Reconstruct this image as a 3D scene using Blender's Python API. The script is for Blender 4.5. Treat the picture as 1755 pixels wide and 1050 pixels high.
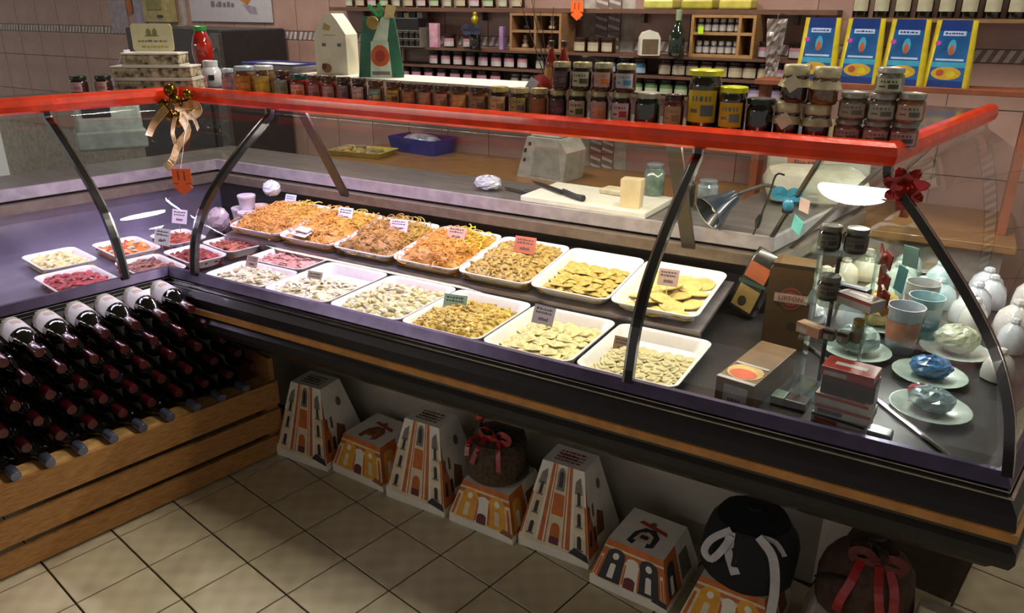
import bpy, bmesh, math, random
from mathutils import Vector, Matrix
rnd = random.Random(11)
scene = bpy.context.scene
for o in list(bpy.data.objects): bpy.data.objects.remove(o)
COL = scene.collection
# ------------------------------------------------------------ camera
FPX = 1314.83
RC = ((0.8663319708761685, 0.49943288818861764, 0.00597548603788872),
      (0.18555935760759407, -0.3107236025875716, -0.9322116538636801),
      (-0.4637204341433212, 0.8087135667160386, -0.36186423692781955))   # rows: right, down, forward
CAM = Vector((0, 0, 1.5228))
cd = bpy.data.cameras.new('camera'); cam = bpy.data.objects.new('camera', cd); COL.objects.link(cam)
cd.sensor_width = 36; cd.lens = FPX / 1755 * 36; cd.clip_start = 0.02
rx, dn, fw = (Vector(r) for r in RC)
m = Matrix.Identity(4)
for i in range(3):
    m[i][0] = rx[i]; m[i][1] = -dn[i]; m[i][2] = -fw[i]; m[i][3] = CAM[i]
cam.matrix_world = m
scene.camera = cam
scene.view_settings.view_transform = 'Standard'; scene.view_settings.look = 'None'
scene.view_settings.gamma = 1; scene.view_settings.use_curve_mapping = False
scene.view_settings.exposure = 0.0
# ------------------------------------------------------------ world and lamps' light
w = bpy.data.worlds.new('world'); scene.world = w; w.use_nodes = True
w.node_tree.nodes['Background'].inputs[0].default_value = (1.0, .93, .84, 1)
w.node_tree.nodes['Background'].inputs[1].default_value = .36
def area(name, loc, size, power, col, rot=(0, 0, 0), size_y=None, shape='DISK', parent=None):
    l = bpy.data.lights.new(name, 'AREA'); l.shape = shape; l.size = size
    if size_y: l.shape = 'RECTANGLE'; l.size_y = size_y
    l.energy = power; l.color = col
    o = bpy.data.objects.new(name, l); COL.objects.link(o); o.location = loc; o.rotation_euler = rot
    if parent: o.parent = parent
    return o
CEIL = 2.75
LAMPS = ((-3.5, 2.55, 13), (-1.75, 2.5, 19), (-.33, 2.2, 19), (.95, 2.5, 11), (-2.1, 2.85, 9), (-.7, 2.85, 9), (-3.8, 2.85, 9))
for i, (x, y, e) in enumerate(LAMPS):
    area('ceiling_lamp_light', (x, y, CEIL - .075), .30, e, (1.0, .92, .80))
area('ceiling_tube_light', (-5.4, -2.7, CEIL - .075), 3.2, 40, (1.0, .95, .88), (0, 0, 0), .45)
# ------------------------------------------------------------ helpers
def ray(u, v):
    a, b = (u - 877.5) / FPX, (v - 525) / FPX
    return rx * a + dn * b + fw
def AZ(u, v, z): d = ray(u, v); return CAM + d * ((z - CAM.z) / d.z)
def AY(u, v, y): d = ray(u, v); return CAM + d * ((y - CAM.y) / d.y)
def AX(u, v, x): d = ray(u, v); return CAM + d * ((x - CAM.x) / d.x)
def lin(h):
    if isinstance(h, str):
        h = h.lstrip('#'); c = [int(h[i:i + 2], 16) / 255 for i in (0, 2, 4)]
    else: c = h
    return [x / 12.92 if x <= .04045 else ((x + .055) / 1.055) ** 2.4 for x in c]
MATS = {}
def M(name, col, rough=.5, metal=0., coat=0., var=.12, vs=25., bump=0., bs=150., emit=0., spec=.5, col2=None, stretch=None):
    if name in MATS: return MATS[name]
    m = bpy.data.materials.new(name); m.use_nodes = True; nt = m.node_tree; N = nt.nodes; L = nt.links
    b = N['Principled BSDF']; c = lin(col)
    c2 = lin(col2) if col2 else [max(0, x * (1 - var * 2.2)) for x in c]
    tc = N.new('ShaderNodeTexCoord'); nz = N.new('ShaderNodeTexNoise'); nz.inputs['Scale'].default_value = vs; nz.inputs['Detail'].default_value = 3
    src = tc.outputs['Object']
    if stretch:
        mp = N.new('ShaderNodeMapping'); mp.inputs['Scale'].default_value = stretch; L.new(src, mp.inputs['Vector']); src = mp.outputs['Vector']
    L.new(src, nz.inputs['Vector'])
    rp = N.new('ShaderNodeValToRGB'); rp.color_ramp.elements[0].position = .35; rp.color_ramp.elements[1].position = .65
    rp.color_ramp.elements[0].color = (*c2, 1); rp.color_ramp.elements[1].color = (*c, 1)
    L.new(nz.outputs['Fac'], rp.inputs['Fac']); L.new(rp.outputs['Color'], b.inputs['Base Color'])
    b.inputs['Roughness'].default_value = rough; b.inputs['Metallic'].default_value = metal
    b.inputs['Coat Weight'].default_value = coat; b.inputs['Coat Roughness'].default_value = .06
    b.inputs['Specular IOR Level'].default_value = spec
    if bump:
        n2 = N.new('ShaderNodeTexNoise'); n2.inputs['Scale'].default_value = bs; L.new(src, n2.inputs['Vector'])
        bp = N.new('ShaderNodeBump'); bp.inputs['Strength'].default_value = bump; bp.inputs['Distance'].default_value = .004
        L.new(n2.outputs['Fac'], bp.inputs['Height']); L.new(bp.outputs['Normal'], b.inputs['Normal'])
    if emit:
        b.inputs['Emission Color'].default_value = (*c, 1); b.inputs['Emission Strength'].default_value = emit
    MATS[name] = m; return m
def glassmat(name, tint='#f4f8f6', rough=.015, ior=1.45, alpha=0.):
    if name in MATS: return MATS[name]
    m = bpy.data.materials.new(name); m.use_nodes = True; nt = m.node_tree; N = nt.nodes; L = nt.links
    N.remove(N['Principled BSDF']); out = N['Material Output']
    t = N.new('ShaderNodeBsdfTransparent'); t.inputs['Color'].default_value = (*lin(tint), 1)
    g = N.new('ShaderNodeBsdfGlossy'); g.inputs['Roughness'].default_value = rough
    lw = N.new('ShaderNodeLayerWeight'); lw.inputs['Blend'].default_value = .5      # Schlick, the same from both sides of a pane
    pw = N.new('ShaderNodeMath'); pw.operation = 'POWER'; pw.inputs[1].default_value = 5; L.new(lw.outputs['Facing'], pw.inputs[0])
    f = N.new('ShaderNodeMath'); f.operation = 'MULTIPLY_ADD'; f.inputs[1].default_value = .93; f.inputs[2].default_value = .07; L.new(pw.outputs[0], f.inputs[0])
    x = N.new('ShaderNodeMixShader'); L.new(f.outputs[0], x.inputs[0]); L.new(t.outputs[0], x.inputs[1]); L.new(g.outputs[0], x.inputs[2])
    last = x
    if alpha:
        d = N.new('ShaderNodeBsdfDiffuse'); d.inputs['Color'].default_value = (*lin(tint), 1)
        tl = N.new('ShaderNodeTexNoise'); tl.inputs['Scale'].default_value = 30
        tc = N.new('ShaderNodeTexCoord'); L.new(tc.outputs['Object'], tl.inputs['Vector'])
        mm = N.new('ShaderNodeMath'); mm.operation = 'MULTIPLY'; mm.inputs[1].default_value = alpha * 2; L.new(tl.outputs['Fac'], mm.inputs[0])
        x2 = N.new('ShaderNodeMixShader'); L.new(mm.outputs[0], x2.inputs[0]); L.new(x.outputs[0], x2.inputs[1]); L.new(d.outputs[0], x2.inputs[2]); last = x2
    L.new(last.outputs[0], out.inputs['Surface']); MATS[name] = m; return m
# mesh builder -------------------------------------------------------
def rotz(a): return Matrix.Rotation(a, 4, 'Z')
class MB:
    def __init__(s): s.v = []; s.f = []; s.m = []; s.x = Matrix.Identity(4); s.mi = 0
    def T(s, mat): s.x = mat; return s
    def mat(s, i): s.mi = i; return s
    def add(s, vs, fs):
        o = len(s.v); s.v += [s.x @ Vector(v) for v in vs]
        for f in fs: s.f.append(tuple(o + i for i in f)); s.m.append(s.mi)
        return s
    def box(s, c, d, b=0.):
        x, y, z = (q / 2 for q in d)
        if not b:
            vs = [(c[0] + i * x, c[1] + j * y, c[2] + k * z) for k in (-1, 1) for j in (-1, 1) for i in (-1, 1)]
            return s.add(vs, [(0, 2, 3, 1), (4, 5, 7, 6), (0, 1, 5, 4), (2, 6, 7, 3), (0, 4, 6, 2), (1, 3, 7, 5)])
        b = min(b, x * .9, y * .9, z * .9)
        return s.loops([[(c[0] + px, c[1] + py, c[2] + zz) for px, py in rrect(2 * (x - ins), 2 * (y - ins), max(b * .6, .0005), 2)]
                        for zz, ins in ((-z, b), (-z + b * .3, b * .3), (-z + b, 0), (z - b, 0), (z - b * .3, b * .3), (z, b))])
    def loops(s, ls, cap=True, close=True):
        n = len(ls[0]); vs = [p for l in ls for p in l]; fs = []
        for a in range(len(ls) - 1):
            for i in range(n if close else n - 1):
                j = (i + 1) % n; fs.append((a * n + i, a * n + j, (a + 1) * n + j, (a + 1) * n + i))
        if cap: fs.append(tuple(range(n - 1, -1, -1))); fs.append(tuple((len(ls) - 1) * n + i for i in range(n)))
        return s.add(vs, fs)
    def lathe(s, prof, n=20, c=(0, 0, 0), cap=True):
        return s.loops([[(c[0] + r * math.cos(2 * math.pi * i / n), c[1] + r * math.sin(2 * math.pi * i / n), c[2] + z) for i in range(n)] for r, z in prof], cap)
    def tube(s, pts, r, n=8, flat=1.):
        pts = [Vector(p) for p in pts]; ls = []; up = Vector((0, 0, 1))
        for i, p in enumerate(pts):
            t = (pts[min(i + 1, len(pts) - 1)] - pts[max(i - 1, 0)]).normalized()
            a = t.cross(up)
            if a.length < .05: a = t.cross(Vector((1, 0, 0)))
            a.normalize(); b = a.cross(t); rr = r[i] if isinstance(r, (list, tuple)) else r
            ls.append([p + a * rr * math.cos(2 * math.pi * k / n) + b * rr * flat * math.sin(2 * math.pi * k / n) for k in range(n)])
        return s.loops(ls)
    def prism(s, poly, z0, z1):
        return s.loops([[(x, y, z0) for x, y in poly], [(x, y, z1) for x, y in poly]])
    def quad(s, a, b, c, d): return s.add([a, b, c, d], [(0, 1, 2, 3)])
    def poly(s, ps): return s.add(ps, [tuple(range(len(ps)))])
    def sheet(s, fn, nu, nv):
        vs = [fn(i / nu, j / nv) for j in range(nv + 1) for i in range(nu + 1)]
        fs = [(j * (nu + 1) + i, j * (nu + 1) + i + 1, (j + 1) * (nu + 1) + i + 1, (j + 1) * (nu + 1) + i) for j in range(nv) for i in range(nu)]
        return s.add(vs, fs)
    def ball(s, c, r, n=10, k=6):
        if not isinstance(r, (tuple, list)): r = (r, r, r)
        ls = []
        for j in range(k + 1):
            t = math.pi * j / k; q = max(math.sin(t), .02)
            ls.append([(c[0] + r[0] * q * math.cos(2 * math.pi * i / n), c[1] + r[1] * q * math.sin(2 * math.pi * i / n), c[2] - r[2] * math.cos(t)) for i in range(n)])
        return s.loops(ls)
    def mesh(s, name, mats, smooth=False):
        me = bpy.data.meshes.new(name); me.from_pydata([tuple(v) for v in s.v], [], s.f)
        for q in mats: me.materials.append(q)
        me.polygons.foreach_set('material_index', s.m)
        if smooth:
            me.polygons.foreach_set('use_smooth', [True] * len(s.f))
        bm = bmesh.new(); bm.from_mesh(me); bmesh.ops.recalc_face_normals(bm, faces=bm.faces); bm.to_mesh(me); bm.free()
        if smooth:
            try: me.set_sharp_from_angle(angle=math.radians(38))
            except Exception: pass
        me.update(); return me
def rrect(w, d, r, n=4):
    out = []
    for cx, cy, a0 in ((w / 2 - r, d / 2 - r, 0), (-w / 2 + r, d / 2 - r, 90), (-w / 2 + r, -d / 2 + r, 180), (w / 2 - r, -d / 2 + r, 270)):
        for i in range(n + 1):
            a = math.radians(a0 + 90 * i / n); out.append((cx + r * math.cos(a), cy + r * math.sin(a)))
    return out
def place(name, me, parent=None, loc=(0, 0, 0), rot=(0, 0, 0), scale=None):
    o = bpy.data.objects.new(name, me); COL.objects.link(o); o.location = loc; o.rotation_euler = rot
    if scale: o.scale = scale if isinstance(scale, (tuple, list)) else (scale,) * 3
    if parent: o.parent = parent
    return o
def tag(o, label=None, cat=None, group=None, kind=None):
    if label: o['label'] = label
    if cat: o['category'] = cat
    if group: o['group'] = group
    if kind: o['kind'] = kind
    return o
def thing(name, label, cat, loc=(0, 0, 0), rz=0., group=None, rot=None):
    o = bpy.data.objects.new(name, None); COL.objects.link(o); o.location = loc; o.rotation_euler = rot or (0, 0, rz)
    o.empty_display_size = .05
    return tag(o, label, cat, group)
def part(name, mb, mats, parent, smooth=False, loc=(0, 0, 0), rot=(0, 0, 0), label=None):
    if not isinstance(mats, (list, tuple)): mats = [mats]
    o = place(name, mb.mesh(name, mats, smooth), parent, loc, rot)
    if label: o['label'] = label
    return o
def solo(name, label, cat, mb, mats, loc=(0, 0, 0), rot=(0, 0, 0), smooth=False, group=None, kind=None):
    if not isinstance(mats, (list, tuple)): mats = [mats]
    return tag(place(name, mb.mesh(name, mats, smooth), None, loc, rot), label, cat, group, kind)
def struct(name, mb, mats, smooth=False):
    o = part(name, mb, mats, None, smooth); o['kind'] = 'structure'; return o
def dup(root, loc, rot=None, label=None, group=None, scale=None):
    r = root.copy(); COL.objects.link(r); r.location = loc
    if rot is not None: r.rotation_euler = rot
    if scale: r.scale = (scale,) * 3
    if label: r['label'] = label
    if group: r['group'] = group
    for ch in list(root.children):
        c = ch.copy(); COL.objects.link(c); c.parent = r
        for g in list(ch.children):
            d = g.copy(); COL.objects.link(d); d.parent = c
    return r
def catmull(P, n=4):
    P = [Vector(p) for p in P]; out = []
    for i in range(len(P) - 1):
        a, b, c, d = P[max(i - 1, 0)], P[i], P[i + 1], P[min(i + 2, len(P) - 1)]
        for k in range(n):
            t = k / n; out.append(.5 * ((2 * b) + (c - a) * t + (2 * a - 5 * b + 4 * c - d) * t * t + (3 * b - a - 3 * c + d) * t ** 3))
    return out + [P[-1]]
# a flat face frame for print: u to the right, v up, o = origin; sh() lays a thin printed shape on it
class Face:
    def __init__(s, mb, bl, br, tr, tl, off=.0006):
        s.mb = mb; s.c = [Vector(q) for q in (bl, br, tr, tl)]
        s.n = (s.c[1] - s.c[0]).cross(s.c[3] - s.c[0]).normalized(); s.k = 1; s.off = off
    def p(s, u, v, k):
        a, b, c, d = s.c; q = a * (1 - u) * (1 - v) + b * u * (1 - v) + c * u * v + d * (1 - u) * v
        return q + s.n * s.off * k
    def poly(s, pts, mi, k=1): s.mb.mat(mi); s.mb.poly([s.p(u, v, k) for u, v in pts]); s.mb.mat(0)
    def rect(s, u0, v0, u1, v1, mi, k=1): s.poly([(u0, v0), (u1, v0), (u1, v1), (u0, v1)], mi, k)
    def arch(s, u0, v0, u1, v1, mi, k=1, asp=1.):
        r = (u1 - u0) / 2; h = r * asp; uc = (u0 + u1) / 2
        s.poly([(u0, v0), (u1, v0)] + [(uc + r * math.cos(math.pi * i / 8), v1 - h + h * math.sin(math.pi * i / 8)) for i in range(9)], mi, k)
    def ell(s, u, v, ru, rv, mi, k=1, n=14):
        s.poly([(u + ru * math.cos(2 * math.pi * i / n), v + rv * math.sin(2 * math.pi * i / n)) for i in range(n)], mi, k)
    def scrawl(s, u0, v0, u1, v1, mi, k=1, rows=2, seed=1):
        q = random.Random(seed); h = (v1 - v0) / rows
        for r in range(rows):
            u = u0
            while u < u1 - .01:
                wd = (u1 - u0) * q.uniform(.06, .16); s.rect(u, v0 + h * r + h * .25, min(u + wd, u1), v0 + h * r + h * q.uniform(.6, .85), mi, k); u += wd * 1.35
# ============================================================ the room
ta = Vector((.195, .981, 0)).normalized(); tb = Vector((ta.y, -ta.x, 0)); TILE = .2
T0 = Vector((-1.933, 1.476, 0))
def tilemat():
    m = bpy.data.materials.new('floor_tile'); m.use_nodes = True; nt = m.node_tree; N = nt.nodes; L = nt.links; b = N['Principled BSDF']
    tc = N.new('ShaderNodeTexCoord'); sp = N.new('ShaderNodeSeparateXYZ'); L.new(tc.outputs['Object'], sp.inputs[0])
    def mth(op, a, c):
        q = N.new('ShaderNodeMath'); q.operation = op
        for i, z in enumerate((a, c)):
            if isinstance(z, (int, float)): q.inputs[i].default_value = z
            elif z is not None: L.new(z, q.inputs[i])
        return q.outputs[0]
    k = math.pi / .04
    sx = mth('SINE', mth('MULTIPLY', sp.outputs[0], k), None); sy = mth('SINE', mth('MULTIPLY', sp.outputs[1], k), None)
    pr = mth('MULTIPLY', sx, sy)
    nz = N.new('ShaderNodeTexNoise'); nz.inputs['Scale'].default_value = 9; nz.inputs['Detail'].default_value = 4
    ob = N.new('ShaderNodeObjectInfo')
    va = N.new('ShaderNodeVectorMath'); va.operation = 'ADD'; L.new(tc.outputs['Object'], va.inputs[0]); L.new(ob.outputs['Location'], va.inputs[1]); L.new(va.outputs[0], nz.inputs['Vector'])
    s = mth('ADD', mth('MULTIPLY', pr, .10), mth('MULTIPLY', nz.outputs['Fac'], .8))
    rp = N.new('ShaderNodeValToRGB'); rp.color_ramp.elements[0].position = .12; rp.color_ramp.elements[1].position = .62
    rp.color_ramp.elements[0].color = (*lin('#a89c80'), 1); rp.color_ramp.elements[1].color = (*lin('#cabf9f'), 1)
    L.new(s, rp.inputs['Fac']); L.new(rp.outputs['Color'], b.inputs['Base Color']); b.inputs['Roughness'].default_value = .42
    bp = N.new('ShaderNodeBump'); bp.inputs['Strength'].default_value = .15; bp.inputs['Distance'].default_value = .002; L.new(pr, bp.inputs['Height']); L.new(bp.outputs['Normal'], b.inputs['Normal'])
    return m
TM = tilemat()
GROUT = M('floor_grout', '#4a3c2c', .9, bump=.3)
floor = struct('floor', MB().box((-2.2, .3, -.055), (10.4, 7.4, .1)), GROUT)
tme = MB().box((0, 0, -.0035), (TILE - .0055, TILE - .0055, .007), .0012).mesh('floor_tile', [TM])
ang = math.atan2(tb.y, tb.x)
for i in range(-9, 14):
    for j in range(-5, 20):
        c = T0 + ta * TILE * (i + .5) + tb * TILE * (j + .5)
        if (c.y > 2.02 and c.x < .05 + .2 * (c.y - 1.55)) or c.y > 3.65 or c.y < .25 or c.x < -2.65 or c.x > (1.05 if c.y < 1.6 else 1.5): continue
        place('tile', tme, floor, (c.x, c.y, 0.0015), (0, 0, ang))
WY = 3.72
PINK = M('wall_tile_pink', '#a8877c', .35, var=.1, vs=6, coat=.2)
GROUTW = M('wall_grout', '#b9b2a8', .9)
wall = struct('wall_back', MB().box((-2.2, WY + .06, 1.375), (10.4, .1, 2.75)), GROUTW)
STR = [M('border_white', '#c9c2be', .4), M('border_mauve', '#86706c', .4)]
wt = MB().box((0, 0, 0), (.274, .012, .274), .002).mesh('wall_tile', [PINK])
col_x = (-1.66, -1.59, -1.53)
tx = -6.0
xs = []
x = -1.735
while x > -7.2: xs.append(x - .139); x -= .278
x = -1.46
while x < 1.6: xs.append(x + .139); x += .278
for zi, z in enumerate((.179, .457, .735, 1.013, 1.195, 1.522, 1.80)):
    for x in xs:
        if z == 1.195:
            continue
        if z < .7 and x < .1: continue
        place('wall_tile', wt, wall, (x, WY + .004, z))
half = MB().box((0, 0, 0), (.274, .012, .176), .002).mesh('wall_tile', [PINK])
for x in xs: place('wall_tile', half, wall, (x, WY + .004, 1.242))
# border strip and column of slanted white bars
def striped(n, w, h, slant):
    b = MB().mat(1).box((0, 0, 0), (w, .012, h)); b.mat(0)
    for i in range(n):
        x0 = -w / 2 + w * (i + .15) / n; x1 = x0 + w / n * .5
        if x0 + slant < -w / 2 or x1 + slant > w / 2: sl = max(-w / 2 - x0, min(slant, w / 2 - x1))
        else: sl = slant
        b.add([(x0, -.0068, -h / 2), (x1, -.0068, -h / 2), (x1 + sl, -.0068, h / 2), (x0 + sl, -.0068, h / 2)], [(0, 1, 2, 3)])
    return b
bt = striped(7, .274, .046, .02).mesh('border_tile', STR)
for x in xs: place('border_tile', bt, wall, (x, WY + .003, 1.358))
cb = MB().mat(1).box((0, 0, 0), (.064, .012, .196)); cb.mat(0)
for i in range(5):
    z0 = -.095 + i * .038
    cb.add([(-.03, -.0068, z0 + .016), (.03, -.0068, z0), (.03, -.0068, z0 + .014), (-.03, -.0068, z0 + .030)], [(0, 1, 2, 3)])
cbm = cb.mesh('column_tile', STR)
for k in range(5):
    for x in (-1.632, -1.566): place('column_tile', cbm, wall, (x, WY + .002, .72 + .2 * k))
WHITEW = M('ceiling_paint', '#b9b1a2', .9)
ft = thing('light_panel', 'long white luminous panel on the shop ceiling', 'lamp', (-5.4, -2.7, CEIL))
part('housing', MB().box((0, 0, -.025), (3.3, .52, .05), .006), M('fixture_white', '#d8d4cc', .5), ft)
part('diffuser', MB().box((0, 0, -.057), (3.2, .46, .012), .003), M('tube_white', '#fff4e4', .5, emit=9., var=0), ft)
ceil = struct('ceiling', MB().box((-2.2, .3, CEIL + .05), (10.4, 7.4, .1)), WHITEW)
LE = M('lamp_diffuser', '#fff2dc', .5, emit=9.); LR = M('lamp_ring', '#cfcac0', .4, .6)
for i, (x, y, e) in enumerate(LAMPS):
    t = thing('ceiling_lamp', 'round white ceiling lamp over the shop counter', 'lamp', (x, y, CEIL), 0, 'round ceiling lamps')
    part('ring', MB().lathe([(.15, -.001), (.175, -.004), (.175, -.06), (.155, -.065)], 24), LR, t, True)
    part('diffuser', MB().lathe([(.15, -.05), (.145, -.062), (.10, -.066), (.02, -.068)], 24), LE, t, True)
# ============================================================ the counters (profile: s = distance behind the lip, z = height)
L0 = Vector((-2.225, 1.55, 0)); R0 = Vector((.2, 1.55, 0)); KM = .82
ARM = {'main': (L0, Vector((1, 0, 0)), Vector((0, 1, 0)), lambda s: -KM * s, lambda s: (R0.x - L0.x) - KM * s),
       'left': (L0, -ta, Vector((-ta.y, ta.x, 0)), lambda s: -.821 * s, lambda s: 1.25),
       'right': (R0, ta, Vector((-ta.y, ta.x, 0)), lambda s: .821 * s, lambda s: 1.38)}
def pos(arm, t, s, z):
    O, d, nb, a, b = ARM[arm]; return O + d * t + nb * s + Vector((0, 0, z))
def sweep(arm, prof, t0=None, t1=None, close=True, mb=None, cap=True):
    mb = mb or MB(); O, d, nb, a, b = ARM[arm]
    A = [pos(arm, a(s) if t0 is None else t0, s, z) for s, z in prof]; B = [pos(arm, b(s) if t1 is None else t1, s, z) for s, z in prof]
    return mb.loops([A, B], cap=close and cap, close=close)
BLACK = M('counter_black', '#17171a', .32, coat=.3, var=.1)
BUMP = M('bumper_black', '#1d1c1e', .38, var=.1)
LIP = M('lip_metal', '#5c5270', .26, .7)  # purple reflection of the case light is put into the metal's colour
CHROME = M('chrome', '#c8c6c4', .18, 1.)
STRIPE = M('bumper_tan', '#bd8444', .5)
KICK = M('kick_white', '#b9b2a6', .6, vs=4)
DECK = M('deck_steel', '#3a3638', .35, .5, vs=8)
STEEL = M('worktop_steel', '#8d8782', .32, .7, vs=6, stretch=(1, 8, 1))
BAND = M('worktop_band', '#a69da0', .38, .35)
BAND2 = M('worktop_inner_band', '#75685c', .4, .3)
RED = M('red_foil', '#f03c0e', .28, .1, coat=.5, var=.12, vs=14, bump=.35, bs=26)
SHELF = M('top_shelf', '#4a4644', .25, coat=.4)
GLASS = glassmat('case_glass')
POST = M('post_black', '#121214', .22, coat=.6)
BRK = M('bracket_brown', '#352b22', .45)
GP = catmull([(.004, .70, 0), (.012, .75, 0), (.026, .81, 0), (.05, .865, 0), (.085, .92, 0), (.15, .985, 0), (.22, 1.043, 0), (.30, 1.103, 0), (.365, 1.148, 0), (.398, 1.169, 0), (.402, 1.196, 0)], 3)
GP = [(p.x, p.y) for p in GP]
def post(arm, ts, parent, width=.024):
    b = MB()
    ls = []
    for i, (s, z) in enumerate(GP):
        s0, z0 = GP[max(i - 1, 0)]; s1, z1 = GP[min(i + 1, len(GP) - 1)]; L = math.hypot(s1 - s0, z1 - z0); ns, nz_ = -(z1 - z0) / L, (s1 - s0) / L
        f = ts if callable(ts) else (lambda q: ts)
        ls.append([pos(arm, f(s) + a * width / 2, s + ns * c, z + nz_ * c) for a, c in ((-1, .012), (1, .012), (1, -.006), (-1, -.006))])
    b.loops(ls); o = part('post', b, POST, parent)
    c2 = MB().loops([[p + (l[1] - l[2]).normalized() * .0012 for p in (l[0], l[0].lerp(l[1], .22), l[0].lerp(l[1], .22) - (l[1] - l[2]) * .05, l[0] - (l[1] - l[2]) * .05)] for l in ls])
    part('edge_trim', c2, CHROME, o)
def glass(arm, t0, t1, parent):
    O, d, nb, a, b = ARM[arm]
    A = [pos(arm, a(s) if t0 is None else t0, s, z) for s, z in GP]; B = [pos(arm, b(s) if t1 is None else t1, s, z) for s, z in GP]
    part('glass_pane', MB().loops([A, B], cap=False, close=False), GLASS, parent, True)
LAB = {'main': 'long black deli counter with curved glass and red foil rail, pasta trays inside',
       'left': 'black deli counter with curved glass behind the wine crate',
       'right': 'black deli counter with glass running away behind the coffee and chocolate boxes'}
CT = {}
for arm in ('main', 'left', 'right'):
    O, d, nb, a, b = ARM[arm]
    t = CT[arm] = thing('deli_counter', LAB[arm], 'counter')
    part('front_panel', sweep(arm, [(0, .70), (-.004, .672), (-.02, .655), (-.034, .635), (-.038, .61), (-.038, .56), (-.03, .525), (-.004, .492), (.04, .478), (.42, .472), (.42, .49), (.06, .52), (.02, .60), (.012, .64), (.014, .70)]), BLACK, t)
    part('bumper', sweep(arm, [(-.038, .575), (-.05, .565), (-.052, .545), (-.044, .525), (-.03, .53), (-.034, .575)]), BUMP, t)
    part('bumper_stripe', sweep(arm, [(-.036, .606), (-.044, .604), (-.045, .586), (-.036, .584)]), STRIPE, t)
    part('lip', sweep(arm, [(.016, .706), (.002, .706), (-.012, .680), (-.006, .676), (.004, .698), (.016, .698)]), LIP, t)
    for z in (.673, .664): part('chrome_line', sweep(arm, [(-.006 - (.673 - z), z + .002), (-.012 - (.673 - z), z + .001), (-.012 - (.673 - z), z - .001), (-.004 - (.673 - z), z - .002)]), CHROME, t)
    part('kick_plate', sweep(arm, [(.40, 0), (.40, .474), (.42, .474), (.42, 0)]), KICK, t)
    dk = DECK if arm != 'left' else M('deck_steel_lit', '#8f889c', .3, .6, vs=6)  # left arm: lavender case light is put into a paler copy of the steel
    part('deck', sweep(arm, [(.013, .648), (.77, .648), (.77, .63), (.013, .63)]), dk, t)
    part('inner_back', sweep(arm, [(.752, .648), (.752, .80), (.77, .80), (.77, .648)]), dk, t)
    part('inner_rail', sweep(arm, [(.725, .80), (.725, .835), (.79, .835), (.79, .80)]), BAND2, t)
    wk = part('worktop', sweep(arm, [(.765, .886), (1.06, .886), (1.06, .845), (.765, .845)]), STEEL, t)
    part('worktop_edge', sweep(arm, [(.755, .889), (.755, .846), (.77, .846), (.77, .889)]), BAND, t)
    part('back_panel', sweep(arm, [(.82, 0), (.82, .845), (1.0, .845), (1.0, 0)]), KICK, t)
    part('red_rail', sweep(arm, [(.392, 1.192), (.384, 1.20), (.380, 1.218), (.384, 1.236), (.394, 1.245), (.412, 1.246), (.424, 1.236), (.424, 1.20), (.41, 1.192)]), RED, t)
    part('top_shelf', sweep(arm, [(.42, 1.226), (.70, 1.226), (.70, 1.214), (.42, 1.214)]), SHELF, t)
    part('lamp_housing', sweep(arm, [(.425, 1.214), (.425, 1.192), (.43, 1.192), (.43, 1.21), (.495, 1.21), (.495, 1.195), (.50, 1.195), (.50, 1.214)]), BAND2, t)
mt = CT['main']; mainlen = lambda x: x - L0.x
glass('main', None, mainlen(-2.093), mt); glass('main', mainlen(-2.093), mainlen(-.571), mt); glass('main', mainlen(-.571), None, mt)
post('main', mainlen(-2.093), mt); post('main', mainlen(-.571), mt)
glass('left', None, .14, CT['left']); glass('left', .14, None, CT['left']); post('left', .14, CT['left'])
glass('right', None, None, CT['right'])
post('right', lambda s: .821 * s, CT['right'], .018)
for (u0, v0, u1, v1) in ((1150, 262, 1182, 435), (512, 205, 597, 345)):
    a, b = AY(u0, v0, 1.985), AY(u1, v1, 2.30); a.z = 1.216
    part('bracket', MB().loops([[p + Vector((dx, dy, 0)) for dx, dy in ((-.021, -.006), (.021, -.006), (.021, .006), (-.021, .006))] for p in (a, b)]), BRK, mt)
# upright brackets carrying the shelves of the side arms
for arm, tt in (('left', .5), ('left', 1.1), ('right', .75), ('right', 1.3)):
    part('bracket', MB().loops([[pos(arm, tt + dx, s_ + dy, z_) for dx, dy in ((-.02, -.006), (.02, -.006), (.02, .006), (-.02, .006))] for s_, z_ in ((.45, 1.216), (.75, .83))]), BRK, CT[arm])
# raised ledge for the rear trays, on short rods
LEDGE = M('ledge_metal', '#8f878c', .35, .55)
sl = (.742 - .70) / (.715 - .388)
lx0, lx1 = mainlen(-2.40), mainlen(-.515)
part('tray_ledge', sweep('main', [(.386, .700), (.386, .668), (.40, .668), (.40, .69), (.722, .731), (.722, .743)], lx0, lx1), LEDGE, mt)
for x in (-2.2, -1.95, -1.7, -1.45, -1.2, -.95, -.7):
    part('ledge_rod', MB().lathe([(.006, 0), (.006, .036)], 8, (x, 1.55 + .41, .646)), CHROME, mt)
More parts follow.
